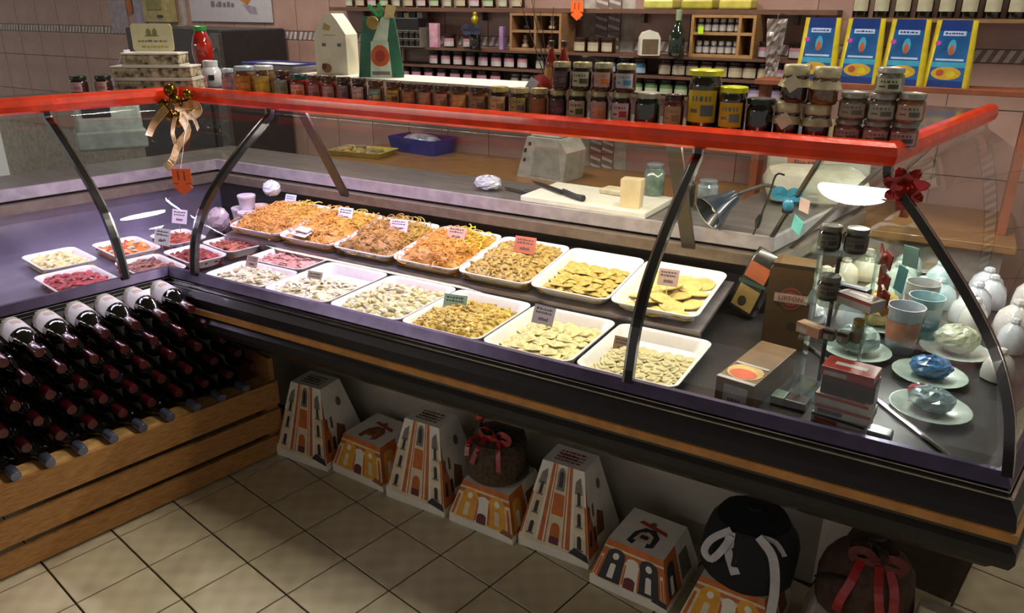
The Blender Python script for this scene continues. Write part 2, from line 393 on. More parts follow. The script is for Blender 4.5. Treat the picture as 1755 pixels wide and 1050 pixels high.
# fluorescent tubes under the top shelf: pinkish on the left half, warm on the right
for x0, x1, c, e, nm in ((-2.42, -1.36, (.86, .70, 1.0), 12., 'pink'), (-1.32, -.30, (1.0, .90, .70), 9., 'warm')):
    tt = part('light_tube', MB().tube([(x0, 2.013, 1.200), (x1, 2.013, 1.200)], .008, 10), M('tube_' + nm, (c[0], c[1], c[2]), .5, emit=10., var=0), mt)
    area('case_tube_light', ((x0 + x1) / 2, 2.013, 1.188), x1 - x0, e, c, (math.radians(-8), 0, 0), .02, parent=mt)
p_ = pos('left', .25,   .465, 1.186)
area('case_tube_light', p_, 1.0, 8., (.84, .72, 1.0), (0, 0, math.atan2(ta.y, ta.x)), .02, parent=CT['left'])
p_ = pos('right', .85,   .465, 1.186)
area('case_tube_light', p_, 1.0, 11., (1.0, .97, .9), (0, 0, math.atan2(ta.y, ta.x)), .02, parent=CT['right'])
# glass divider in the mitre between the main and the right arm
mn = Vector((1, KM, 0)).normalized()
def MT(s, z, off=0.): return R0 + Vector((-KM * s, s, z)) + mn * off
dv = thing('glass_divider', 'slanting glass divider with ribbons between two deli counters', 'glass divider')
part('pane', MB().loops([[MT(s, z, o) for s, z in ((.05, .655), (.74, .655), (.74, .80), (.80, .846), (.63, 1.14), (.44, 1.19), (.39, 1.18), (.30, 1.09), (.15, .975), (.06, .86), (.03, .75))] for o in (-.002, .002)]), GLASS, dv)
part('bar', MB().tube([MT(.79, .852), MT(.615, 1.16), MT(.52, 1.212)], .008, 8), POST, dv)
part('base_trim', MB().tube([MT(.06, .653), MT(.745, .653)], .005, 6), CHROME, dv)
# ============================================================ trays with fresh pasta
TRAYW = M('tray_white', '#d9d4d2', .35, coat=.2, var=.04); CARD_B = M('tag_back', '#8b8378', .7); INK = M('ink', '#4a4550', .7)
def tray_mb(w, d, h, r=.03):
    b = MB()
    b.loops([[(x, y, z) for x, y in rrect(w - i, d - i, r, 4)] for i, z in ((.05, .0), (.012, h - .004), (0, h - .003), (0, h), (.010, h), (.022, h - .005), (.056, .004))], cap=True)
    return b
TMESH = {}
def tray(label, cx, cy, z, w=.268, d=.322, h=.036, rot=(0, 0, 0), group=None, mat=None):
    k = (round(w, 3), round(d, 3), h, mat.name if mat else '')
    if k not in TMESH: TMESH[k] = tray_mb(w, d, h).mesh('food_tray', [mat or TRAYW], True)
    o = place('food_tray', TMESH[k], None, (cx, cy, z), rot); return tag(o, label, 'tray', group or 'white trays in the deli counter')
def mound(x, y, w, d, hh, px=0., py=0.):
    a = max(0, 1 - (abs((x - px) / (w / 2)) ** 2.6)); c = max(0, 1 - (abs((y - py) / (d / 2)) ** 2.6)); return hh * (a * c) ** .6
def pile(label, name, cx, cy, z, rot, w, d, hh, kind, n, cols, px=0., py=0., seed=1):
    q = random.Random(seed); b = MB(); mats = [M('food_' + c[1:], c, .55, var=.18, vs=60, bump=.3, bs=220, coat=.1) for c in cols]
    b.mat(0).sheet(lambda u, v: ((u - .5) * w, (v - .5) * d, .016 + mound((u - .5) * w, (v - .5) * d, w, d, hh, px, py) + q.uniform(-.002, .002) * (0 < u < 1)), 16, 16)
    b.poly([(-w / 2, -d / 2, .0042), (-w / 2, d / 2, .0042), (w / 2, d / 2, .0042), (w / 2, -d / 2, .0042)])
    for i in range(n):
        x = q.uniform(-.47, .47) * w; y = q.uniform(-.47, .47) * d; h0 = .014 + mound(x, y, w, d, hh, px, py)
        mi = q.randrange(len(mats)) if kind != 'two' else (1 + q.randrange(len(mats) - 1) if (x / w + y / d) > .3 + q.uniform(-.12, .12) else 0)
        b.mat(mi); a = q.uniform(0, 6.28); tl = q.uniform(-.5, .5); tr = q.uniform(-.5, .5)
        X = Matrix.Translation((x, y, h0 + .002)) @ Matrix.Rotation(a, 4, 'Z') @ Matrix.Rotation(tl, 4, 'X') @ Matrix.Rotation(tr, 4, 'Y')
        b.T(X)
        if kind in ('strand', 'two'):
            r = q.uniform(.012, .03); t0 = q.uniform(0, 6.28); L_ = q.uniform(1.5, 3.5)
            b.tube([(r * math.cos(t0 + L_ * k / 5), r * math.sin(t0 + L_ * k / 5) - r * .5, .0015 * math.sin(k * 2)) for k in range(6)], .0022, 4, .5)
        elif kind == 'short':
            L_ = q.uniform(.008, .016); b.tube([(-L_, 0, -.001), (-L_ * .3, .002, .002), (L_ * .4, .001, .002), (L_, -.002, -.001)], [.003, .005, .005, .003], 6)
        elif kind == 'flat':
            L_ = q.uniform(.012, .022); b.box((0, 0, 0), (L_ * 2, L_ * .9, .004), .0018)
        elif kind == 'knot':
            b.ball((0, 0, 0), (.011, .008, .007), 8, 4); b.ball((.006, .006, .003), (.006, .005, .005), 6, 4)
        elif kind == 'lump':
            b.ball((0, 0, 0), (q.uniform(.012, .022), q.uniform(.008, .014), q.uniform(.005, .01)), 8, 5)
        b.T(Matrix.Identity(4))
    o = solo(name, label, 'food', b, mats, (cx, cy, z), rot, True, kind='stuff'); return o
RAV = {}
def ravioli(label, group, cx, cy, z, rot, w, d, nx, ny, size, col, kind='square', layers=2, seed=1):
    k = (kind, size, col)
    if k not in RAV:
        b = MB(); h = .0045
        if kind == 'square':
            b.loops([[(x, y, zz) for x, y in rrect(size * s_, size * s_ * .92, size * .16, 3)] for s_, zz in ((1, 0), (1, .0025), (.78, .003), (.62, .0075), (.3, .009))])
        else:
            b.lathe([(size * .5, 0), (size * .5, .003), (size * .40, .0038), (size * .34, .0085), (size * .18, .0115), (.001, .012)], 20)
        RAV[k] = b.mesh('raviolo', [M('pasta_' + col[1:], col, .55, var=.14, vs=45, bump=.2, bs=160)], True)
    q = random.Random(seed); R = Matrix.Rotation(rot[2], 4, 'Z') @ Matrix.Rotation(rot[0], 4, 'X')
    for L_ in range(layers):
        mx, my = nx - L_, ny - L_
        if mx < 1 or my < 1: break
        for i in range(mx):
            for j in range(my):
                x = (i - (mx - 1) / 2) * w / nx + q.uniform(-.004, .004); y = (j - (my - 1) / 2) * d / ny + q.uniform(-.004, .004) - L_ * .012
                p = Vector((cx, cy, z)) + R @ Vector((x, y, .0055 + L_ * .0095 + .001 * ((i + j) % 2)))
                o = place('raviolo', RAV[k], None, p, (rot[0] + q.uniform(.02, .16), q.uniform(-.14, .14), rot[2] + q.uniform(0, 6.28)))
                tag(o, label, 'pasta', group)
def ptag(label, p, w, h, col, seed, rz=0., lean=-.35, stem=.04, group=None):
    t = thing('price_tag', label, 'price tag', p, rz, group)
    b = MB(); b.box((0, 0, h / 2), (w, .0015, h))
    f = Face(b, (-w / 2, -.0008, 0), (w / 2, -.0008, 0), (w / 2, -.0008, h), (-w / 2, -.0008, h), .0004)
    f.scrawl(.12, .52, .88, .9, 1, 1, 2, seed); f.scrawl(.3, .12, .75, .45, 1, 1, 1, seed + 5)
    part('card', b, [M('tag_' + col[1:], col, .6, var=.04), INK], t, rot=(lean, 0, 0))
    part('stem', MB().tube([(0, .001, .004), (0, .002, -stem)], .0014, 5), CHROME, t)
    return t
ZF = .649; FY = 1.765
xf = {'F6': -.606, 'F5': -.886, 'F4': -1.161, 'F3': -1.434, 'F2': -1.712}
tray('white tray of small pale ravioli, nearest the tea boxes', xf['F6'], FY, ZF)
tray('white tray of square yellow ravioli with a lavender tag', xf['F5'], FY, ZF)
tray('white tray of yellow tortellini with a turquoise tag', xf['F4'], FY, ZF)
tray('white tray of pale gnocchi with a pink and white tag', xf['F3'], FY, ZF)
tray('white tray half filled with long pale pasta, empty at its back', xf['F2'], FY, ZF)
tray('short white tray of cream pasta at the curved post', -1.985, 1.692, ZF, .27, .185)
tray('shallow tray of pink meat slices behind the cream pasta', -2.005, 1.885, ZF, .27, .18)
Z0 = (0, 0, 0)
ravioli('pale raviolo in the tray nearest the tea boxes', 'ravioli in the tray by the tea boxes', xf['F6'], FY - .035, ZF, Z0, .225, .235, 7, 7, .036, '#cdbf8c', 'square', 3, 3)
ravioli('square yellow raviolo in the tray with the lavender tag', 'square ravioli by the lavender tag', xf['F5'], FY - .01, ZF, Z0, .225, .285, 5, 6, .046, '#dccb8e', 'square', 3, 4)
pile('heap of yellow tortellini around a turquoise tag', 'tortellini_heap', xf['F4'], FY - .02, ZF, Z0, .235, .25, .026, 'knot', 260, ['#c9a63e', '#d7b84e', '#b8962f'], seed=5)
pile('heap of pale gnocchi with a pink and white tag', 'gnocchi_heap', xf['F3'], FY - .015, ZF, Z0, .24, .27, .02, 'lump', 190, ['#d3c898', '#e0d8b4', '#c4b67c'], seed=6)
pile('heap of long pale pasta in the half filled tray', 'pasta_heap', xf['F2'], FY - .055, ZF, Z0, .235, .20, .02, 'flat', 150, ['#dcd4b0', '#d0c498', '#e8e2cc'], seed=7)
pile('heap of cream coloured pasta beside the curved post', 'pasta_heap', -1.985, 1.692, ZF, Z0, .24, .155, .016, 'flat', 120, ['#ddd2b0', '#e6dcc2', '#cdbf94'], seed=8)
pile('pink meat slices lying in a shallow tray', 'meat_slices', -2.005, 1.885, ZF, Z0, .235, .145, .008, 'flat', 80, ['#c98d80', '#b9796c', '#d6a294'], seed=9)
BA = math.atan2(.742 - .70, .722 - .386); BRt = (BA, 0, 0)
BYc, BZc = 1.55 + .386 + .168, .7215
xb = [-2.255 + .2655 * i for i in range(7)]
names = ['white tray of orange egg noodles by the pale blue tag', 'white tray of orange noodles behind the folded white note', 'white tray of olive noodles by the pink tag', 'white tray of orange noodles by the tan tag', 'white tray of pale twisted pasta by the red tag', 'white tray of small yellow ravioli, white liner showing', 'white tray of big round ravioli near the coffee pack']
for i, nm in enumerate(names): tray(nm, xb[i], BYc, BZc, .2625, .318, .034, BRt, 'white trays on the rear ledge')
for i, (nm, nn, cols, k, n_) in enumerate((('heap of orange and yellow egg noodles by the pale blue tag', 'noodle_heap', ['#d3973e', '#d8b23c', '#d0a838'], 'two', 320), ('heap of orange noodles behind the folded white note', 'noodle_heap', ['#d59838', '#d4ae3a', '#dab640'], 'two', 320),
        ('heap of olive brown noodles by the pink tag', 'noodle_heap', ['#a97c30', '#b89a34', '#a88c2c'], 'two', 320), ('heap of orange and bright yellow noodles by the tan tag', 'noodle_heap', ['#cb8a2c', '#d6b92a', '#dcc030'], 'two', 320), ('heap of pale twisted pasta by the red tag', 'pasta_heap', ['#b3924c', '#c0a45c', '#a58442'], 'short', 240))):
    pile(nm, nn, xb[i], BYc, BZc, BRt, .243, .29, .048 if i < 4 else .034, k, int(n_ * 1.35), cols, seed=20 + i)
ravioli('small yellow raviolo in the tray with the white liner', 'small ravioli on the rear ledge', xb[5], BYc - .02, BZc, BRt, .22, .235, 6, 7, .038, '#c9ab5a', 'square', 3, 31)
ravioli('big round raviolo in the tray near the coffee pack', 'big round ravioli on the rear ledge', xb[6], BYc - .005, BZc, BRt, .215, .285, 3, 4, .076, '#d2b86c', 'round', 3, 32)
# price tags
for lab, u, v, y, w, h, c, s_ in (('pale blue price tag in the first orange noodles', 496, 352, 2.19, .055, .045, '#b9c4d8', 1), ('lilac white price tag standing in orange noodles', 590, 378, 2.12, .065, .05, '#d6cde0', 2), ('pink price tag standing in the olive noodles', 682, 397, 2.1, .07, .045, '#ddc0cc', 3),
        ('tan price tag between bright yellow noodles', 780, 412, 2.1, .07, .048, '#c49a86', 4), ('brick red price tag in the pale twisted pasta', 897, 434, 2.1, .075, .055, '#b0604a', 5), ('dull pink price tag among the big round ravioli', 1143, 490, 2.05, .06, .05, '#a88a80', 6),
        ('pink price tag on the cream pasta by the post', 430, 458, 1.72, .055, .04, '#e2bcc0', 7), ('white and peach tag on the long pale pasta', 537, 488, 1.75, .06, .045, '#e0cfc4', 8), ('pink and white tag lying on the gnocchi', 672, 517, 1.77, .075, .04, '#e0d2da', 9),
        ('turquoise price tag standing in the tortellini', 778, 533, 1.77, .075, .05, '#a4d0cc', 10), ('lavender price tag on the square yellow ravioli', 928, 556, 1.80, .07, .055, '#b4aac4', 11), ('brown and red tag among the pale ravioli', 1062, 605, 1.78, .045, .045, '#a58468', 12)):
    p = AY(u, v, y); ptag(lab, p, w, h, c, s_, rnd.uniform(-.1, .25), -.4, .03)
# folded white note at the rim of the second rear tray
b = MB().box((0, 0, .012), (.085, .045, .004), .0015).box((.004, .012, .02), (.07, .03, .003), .001)
solo('folded_note', 'folded white paper note on the rim of the noodle tray', 'paper', b, M('paper_white', '#dedae2', .7), (-2.02, 1.972, .742), (.3, 0, -.1))
# trays in the corner and in the left counter
LA = math.atan2(ta.y, ta.x) - math.pi / 2
for lab, x, y, w, d, cols, k, hl in (('small tray of red sausage by the white tubs', -2.32, 1.915, .21, .17, ['#a4573f', '#b56a50', '#8d4434'], 'flat', 'red brown sausage slices next to the white tubs'),
        ('small tray of dark red meat under the left post', -2.335, 1.745, .22, .15, ['#8c2a22', '#a03a2a', '#6e1e1a'], 'lump', 'dark red meat pieces under the left post'),
        ('small tray of brown meat slices beside the wine labels', -2.355, 1.575, .24, .16, ['#93594a', '#7d4a3c', '#a56e5c'], 'flat', 'brown meat slices beside the wine labels'),
        ('small tray of orange and red peppers', -2.63, 1.675, .24, .17, ['#d8782a', '#c8402a', '#c8c0a8', '#d8a040'], 'lump', 'orange and red peppers in a small tray'),
        ('small tray of raw red meat past the left post', -2.44, 1.36, .24, .19, ['#b02c34', '#c24048', '#9c242c'], 'lump', 'raw red meat past the left post'),
        ('small tray of salami with a lilac tag', -2.575, 1.86, .2, .15, ['#a44030', '#b9573c', '#8c3020'], 'flat', 'salami with a lilac tag'),
        ('small tray of pale cheese cubes behind the raw meat', -2.70, 1.46, .24, .18, ['#d8c890', '#c8b878', '#e0d4a4'], 'lump', 'pale cheese cubes behind the raw meat')):
    tray(lab, x, y, ZF, w, d, .036, (0, 0, LA), 'small trays in the left counter')
    pile(hl, 'food_heap', x, y, ZF, (0, 0, LA), w - .03, d - .028, .016, k, 60, cols, seed=int(abs(x * 1000)))
for lab, u, v, y, w, h, c, s_, rz in (('white price tag between peppers and red meat', 277, 420, 1.66, .075, .06, '#cfd0cc', 21, .1), ('lilac price tag above the salami', 307, 383, 1.88, .07, .055, '#d2c4d2', 22, .2)):
    ptag(lab, AY(u, v, y), w, h, c, s_, rz, -.3, .035)
# white tubs stacked in the corner
TUB = M('tub_white', '#cfc3cc', .45); FILM = glassmat('plastic_film', '#e6e4ee', .12, alpha=.22)
tb_me = MB().lathe([(.028, 0), (.034, .045), (.036, .047), (.036, .054), (.034, .056)], 18).mesh('plastic_tub', [TUB], True)
for i, (x, y, z) in enumerate(((-2.40, 2.06, .649), (-2.475, 2.09, .649), (-2.41, 2.065, .706), (-2.485, 2.10, .706), (-2.45, 2.17, .649), (-2.45, 2.17, .706), (-2.44, 2.10, .763))):
    tag(place('plastic_tub', tb_me, None, (x, y, z)), 'small white lidded plastic tub stacked in the counter corner', 'tub', 'white tubs in the corner')
def bag(label, loc, r, col, seed, h=1., name='plastic_bag', cat='bag', m=None):
    q = random.Random(seed); b = MB(); b.ball((0, 0, r * h * .8), (r, r * .8, r * h * .8), 20, 12)
    b.v = [v + Vector((q.uniform(-1, 1), q.uniform(-1, 1), q.uniform(-1, 1) if v.z > .004 else 0)) * r * .07 for v in b.v]
    mz = min(v.z for v in b.v); b.v = [Vector((v.x, v.y, max(v.z - mz, 0))) for v in b.v]
    return solo(name, label, cat, b, m or M('film_' + col[1:], col, .18, var=.1, coat=.6), loc)
bag('crumpled clear bag on top of the white tubs', (-2.40, 2.20, .80), .04, '#c9cdd0', 3)
bag('pale wrapped packet standing behind the white tubs', (-2.56, 2.05, .649), .05, '#b9a8ae', 4, 1.4)
# ============================================================ wine crate and bottles
PINE = M('crate_pine', '#a87a42', .6, var=.22, vs=5, bump=.15, bs=60, stretch=(6, 6, 40), col2='#8f6030')
PINEL = M('crate_pine_light', '#c89c5c', .6, var=.15, vs=6, stretch=(6, 6, 30))
nc = Vector((ta.y, -ta.x, 0))           # outward normal of the crate front
CF = Vector((-1.937, 1.671, 0))         # right end of the crate front, on the floor
def CP(t, n, z): return CF + ta * t + nc * n + Vector((0, 0, z))
cr = thing('wine_crate', 'slatted pine crate full of wine bottles', 'crate', CF)
def cbox(t0, t1, n0, n1, z0, z1, name, m=PINE):
    b = MB().loops([[CP(t, n, z) - CF for t, n in ((t0, n0), (t1, n0), (t1, n1), (t0, n1))] for z in (z0, z1)])
    return part(name, b, m, cr)
CL = -1.35
for z0, z1 in ((.012, .080), (.101, .180), (.201, .290)): cbox(CL, .03, -.016, 0, z0, z1, 'slat')
cbox(CL, .03, -.085, -.016, .275, .289, 'ledge', PINEL)
for z0, z1 in ((.012, .11), (.122, .24), (.252, .375)): cbox(.012, .03, -.29, -.017, z0, z1, 'end_slat')
for z0, z1 in ((.012, .11), (.122, .24), (.252, .375)): cbox(CL, CL + .018, -.29, -.017, z0, z1, 'end_slat')
cbox(-.015, .012, -.05, -.017, .0, .275, 'corner_post'); cbox(CL + .02, CL + .05, -.05, -.017, 0, .275, 'corner_post')
cbox(CL, .03, -.29, -.085, .255, .270, 'bottle_shelf')
# one wine bottle, neck towards +x when laid down
WG = M('wine_glass', '#0d0d0c', .08, coat=.8, var=.3); WC = M('capsule_red', '#470b14', .3, .1, coat=.5); WS = M('capsule_silver', '#7f84a0', .3, .7)
WL = M('wine_label', '#d2cfd0', .6, var=.05)
def bottle_meshes(cap):
    body = MB().lathe([(.030, 0), (.0355, .004), (.0365, .012), (.0365, .160), (.034, .178), (.024, .198), (.0155, .212), (.0138, .225), (.0138, .262), (.006, .262)], 20)
    caps = MB().lathe([(.0146, .212), (.0148, .268), (.0135, .271), (.004, .2715)], 16)
    lab = MB()
    lab.sheet(lambda u, v: ((.0369) * math.cos((u - .5) * 3.3), .0369 * math.sin((u - .5) * 3.3), .016 + v * .132), 10, 1)
    lab.mat(1).sheet(lambda u, v: (.0371 * math.cos((u - .5) * .7), .0371 * math.sin((u - .5) * .7), .085 + v * .025), 5, 1)
    return (body.mesh('bottle_body', [WG], True), caps.mesh('capsule', [cap], True), lab.mesh('label', [WL, M('label_print', '#b9a08c', .6)], True))
BM = {'r': bottle_meshes(WC), 's': bottle_meshes(WS)}
# laid down: bottle axis (+z local) -> nc direction, local +x -> up
def wine(t, n, z, k, label, group, spin):
    o = thing('wine_bottle', label, 'bottle', CP(t, n, z), 0, group)
    Zx = (nc * math.cos(.05) - Vector((0, 0, math.sin(.05)))).normalized(); U = Vector((0, 0, 1)); Y = Zx.cross(U).normalized(); U = Y.cross(Zx)
    R = Matrix((U, Y, Zx)).transposed() @ Matrix.Rotation(spin, 3, 'Z')
    o.rotation_euler = R.to_euler()
    for nm, me in zip(('bottle_body', 'capsule', 'label'), BM[k]): place(nm, me, o)
for k in range(6):
    for j in range(-2, 9):
        t = -.178 - .0885 * j - .044 * k
        if t > -.035 or t < CL + .06: continue
        sil = k == 0
        lab = ('silver capped wine bottle in the lowest layer of the crate' if sil else 'red capped wine bottle lying on top of the stack, white label up' if k == 5 else 'red capped wine bottle in the %s layer up from the crate ledge' % ('second', 'third', 'fourth', 'fifth')[k - 1])
        grp = ('silver capped bottles' if sil else 'top layer of wine bottles' if k == 5 else 'red capped bottles, layer %d' % (k + 1))
        wine(t, -.283 - .004 * k + (.012 if sil else 0), .316 + .0645 * k, 's' if sil else 'r', lab, grp, rnd.uniform(-.15, .15) + (0 if k == 5 else rnd.choice((2.6, 3.3, 2.9))))
# ============================================================ cake boxes under the counter
CW = M('carton_white', '#e2ddd2', .5, var=.04); ORG = M('print_orange', '#c2682a', .5); YEL = M('print_yellow', '#e2a02c', .5); DKB = M('print_dark', '#2f2c38', .5)
MAR = M('print_maroon', '#6a2e36', .5); CRM = M('print_cream', '#e0d0b0', .5); GRY = M('print_grey', '#77736e', .5); REDP = M('print_red', '#b8352a', .5); BRN = M('print_brown', '#8a5a34', .5)
PM = [CW, ORG, YEL, DKB, MAR, CRM, GRY, REDP, BRN]
def frustum(w, d, w1, d1, y1, h, base):
    b = MB(); B = [(-w / 2, 0), (w / 2, 0), (w / 2, d), (-w / 2, d)]; Tt = [(-w1 / 2, y1), (w1 / 2, y1), (w1 / 2, y1 + d1), (-w1 / 2, y1 + d1)]
    b.loops([[(x, y, 0) for x, y in B], [(x, y, base) for x, y in B], [(x, y, h) for x, y in Tt]]); return b, B, Tt
def facade(f, kind, main):
    if kind == 'tall':
        f.rect(.0, 0, 1, .06, 5, .6)
        for a, c in ((.27, .335), (.36, .38), (.62, .64), (.665, .73)): f.rect(a, .04, c, 1, 1)
        f.rect(.385, .06, .615, .98, 5, .7)
        f.rect(.40, .40, .60, .66, 1); f.rect(.40, .665, .60, .70, 5)
        f.arch(.42, .70, .58, .97, 6, 1); f.arch(.46, .74, .54, .93, 3, 2)
        f.arch(.40, .05, .60, .34, 5, 1); f.arch(.43, .14, .57, .31, 1, 2); f.rect(.43, .05, .57, .14, 4, 2)
        for a in (.06, .79):
            f.rect(a - .01, .05, a + .17, .84, 5, .7)
            for v in (.10, .36, .60): f.arch(a + .05, v, a + .11, v + .15, 3, 2); f.rect(a + .025, v - .02, a + .135, v, 6, 2)
            f.poly([(a + .0, .72), (a + .15, .72), (a + .12, .92), (a + .02, .86)], 6, 2)
        for a in (0.0, .965): f.rect(a, .06, a + .03, .6, 1)
        f.poly([(.72, .02), (1.0, -.03), (.98, .05), (.80, .10)], 3, 3)
    else:
        col = {'yellow': 2, 'black': 1}[main]; arc = {'yellow': 2, 'black': 3}[main]
        f.rect(0, .0, 1, 1, 1 if main == 'black' else 5, .5); f.rect(0, .86, 1, 1, 1, 1); f.rect(0, .80, 1, .85, 5, 1); f.rect(0, .70, 1, .80, 1, .9)
        f.rect(0, 0, 1, .05, 5, 1)
        for a in (.10, .62):
            f.arch(a, .04, a + .28, .84, arc, 1.6); f.ell(a + .14, .66, .05, .08, 0, 2.2); f.arch(a + .10, .12, a + .18, .48, 0 if main == 'black' else 5, 2.2)
        f.arch(.41, .03, .60, .74, 0, 1.8); f.arch(.43, .03, .58, .30, 4, 2.4)
        for a in (.02, .39, .60, .93): f.rect(a, .05, a + .045, .62, 1 if main == 'yellow' else 5, 1.4); f.rect(a + .01, .08, a + .035, .55, 1, 2)
        f.poly([(.80, .0), (1.0, -.05), (1.0, .06), (.86, .12)], 8 if main == 'yellow' else 3, 3)
CBM = {}
def cake_box(label, kind, main, x, y, rz=0., group=None):
    t = thing('cake_box', label, 'box', (x, y, .0022), rz, group); k = (kind, main)
    if k not in CBM:
        if kind == 'tall': b, B, Tt = frustum(.235, .225, .135, .10, .055, .285, .03); h, base = .285, .03
        else: b, B, Tt = frustum(.235, .225, .165, .17, .032, .148, .028); h, base = .148, .028
        pm = MB(); V = lambda p, z: Vector((p[0], p[1], z))
        def lp(a, c, q): return a.lerp(c, q)
        fr = Face(pm, V(B[0], base), V(B[1], base), V(Tt[1], h), V(Tt[0], h)); facade(fr, kind, main)
        sd = Face(pm, V(B[1], base), V(B[2], base), V(Tt[2], h), V(Tt[1], h))
        if kind == 'tall':
            for a in (.05, .2): sd.arch(a + .02, .12, a + .09, .3, 3); sd.arch(a + .02, .42, a + .09, .58, 8)
            sd.poly([(0, 0), (.32, 0), (.06, .62), (0, .9)], 1, .5); sd.ell(.62, .72, .09, .07, 6); sd.poly([(.3, .15), (.55, .12), (.6, .35), (.4, .45)], 8, .6)
        else:
            sd.rect(0, 0, .45, .98, 1, .5); sd.arch(.08, .06, .32, .8, 3 if main == 'black' else 2, 1); sd.arch(.15, .1, .24, .5, 0, 2); sd.rect(.5, .1, .8, .7, 8 if main == 'yellow' else 6, .6)
        tp = Face(pm, V(Tt[0], h), V(Tt[1], h), V(Tt[2], h), V(Tt[3], h))
        if kind == 'tall': tp.scrawl(.2, .16, .82, .8, 7 if main == 'a' else 8, 2, 4, 3); tp.scrawl(.25, .3, .7, .6, 4, 3, 2, 9)
        else:
            tp.poly([(.28, .12), (.30, .40), (.42, .58), (.60, .60), (.74, .44), (.74, .16), (.62, .10), (.60, .26), (.42, .26), (.40, .08)], 3 if main == 'black' else 8, 1)
            tp.poly([(.36, .2), (.40, .42), (.52, .5), (.64, .42), (.66, .22)], 5 if main == 'black' else 1, 2); tp.rect(.44, .28, .58, .38, 3 if main == 'black' else 8, 3)
            tp.poly([(.26, .66), (.3, .74), (.78, .64), (.82, .54), (.74, .56)], 7, 2); tp.ell(.5, .72, .05, .06, 8, 3)
        CBM[k] = (b.mesh('carton', [CW]), pm.mesh('print', PM))
    place('carton', CBM[k][0], t); place('print', CBM[k][1], t); return t
cake_box('tall church shaped cake box beside the wine crate', 'tall', 'b', -1.822, 1.672, .03)
cake_box('low yellow arcade cake box between two tall ones', 'low', 'yellow', -1.575, 1.685, -.06)
cake_box('tall church shaped cake box beside the burlap gift bag', 'tall', 'b', -1.318, 1.668, .0)
cake_box('low yellow arcade cake box carrying the burlap gift bag', 'low', 'yellow', -1.063, 1.664, -.02)
cake_box('tall church shaped cake box beside the black arched one', 'tall', 'a', -.818, 1.678, .0)
cake_box('low orange cake box with black arches and a printed top', 'low', 'black', -.560, 1.625, -.07)
cake_box('low yellow arcade cake box carrying the navy gift bag', 'low', 'yellow', -.290, 1.61, -.05)
cake_box('low yellow arcade cake box under the brown bag with red ribbon', 'low', 'yellow', -.01, 1.63, .02)
cake_box('low yellow arcade cake box past the cookie bag', 'low', 'yellow', .37, 1.66, .0)
# gift bags on the boxes
BUR = M('burlap', '#5c4a38', .95, var=.25, vs=80, bump=.6, bs=400); NAVY = M('navy_velvet', '#0e0f18', .8, var=.2, vs=40); RIBW = M('ribbon_white', '#b9b6bc', .45); RIBR = M('ribbon_red', '#9c1820', .35, coat=.3); BROWNF = M('brown_felt', '#4a3226', .9, var=.2, vs=50)
HOLLY = M('holly_green', '#1c2a1c', .5); DKR = M('berry_red', '#b01c1c', .3, coat=.5); SILV = M('trim_silver', '#a39a90', .35, .6)
def sack(t, r, h, m, neck=.35, seed=1, name='bag_body'):
    q = random.Random(seed); n = 22; prof = [(r * .86, 0), (r * .98, h * .06), (r, h * .22), (r * .98, h * .48), (r * .92, h * .68), (r * (.74 + .2 * (neck > .6)), h * .88), (r * neck, h), (r * neck * 1.12, h * 1.06)]
    ph = q.uniform(0, 6)
    b = MB().loops([[(rr * (1 + .03 * math.sin(5 * a + ph + z * 30) + (.10 * math.sin(11 * a) if i > 4 else 0)) * math.cos(a), rr * (1 + .03 * math.sin(4 * a + z * 20)) * math.sin(a), z) for a in [2 * math.pi * k / n for k in range(n)]] for i, (rr, z) in enumerate(prof)])
    return part(name, b, m, t, True)
def ribbon(pts, w, th=.0012):
    b = MB(); P = catmull(pts, 4); ls = []
    for i, p in enumerate(P):
        tg = (P[min(i + 1, len(P) - 1)] - P[max(i - 1, 0)]).normalized(); sd = tg.cross(Vector((0, -1, .15))).normalized()
        nn = tg.cross(sd); ls.append([p - sd * w / 2 - nn * th, p + sd * w / 2 - nn * th, p + sd * w / 2 + nn * th, p - sd * w / 2 + nn * th])
    return b.loops(ls)
def loopbow(c, s, w, tilt=0.):
    b = MB(); out = []
    for sg in (-1, 1):
        pts = [(c[0], c[1], c[2])] + [(c[0] + sg * s * (.5 + .5 * math.cos(a)) * math.cos(tilt * sg), c[1] - .004 - s * .1, c[2] + s * .45 * math.sin(a)) for a in [math.pi * (1 - k / 5) * 1.0 + math.pi * 0 for k in range(0)]]
        pts = [(c[0], c[1], c[2]), (c[0] + sg * s * .5, c[1] - s * .15, c[2] + s * .5), (c[0] + sg * s * 1., c[1] - s * .12, c[2] + s * .3), (c[0] + sg * s * .85, c[1] - s * .1, c[2] - s * .1), (c[0] + sg * s * .3, c[1] - s * .06, c[2] - s * .08), (c[0], c[1], c[2])]
        r = ribbon(pts, w); b.add(r.v, r.f)
    return b
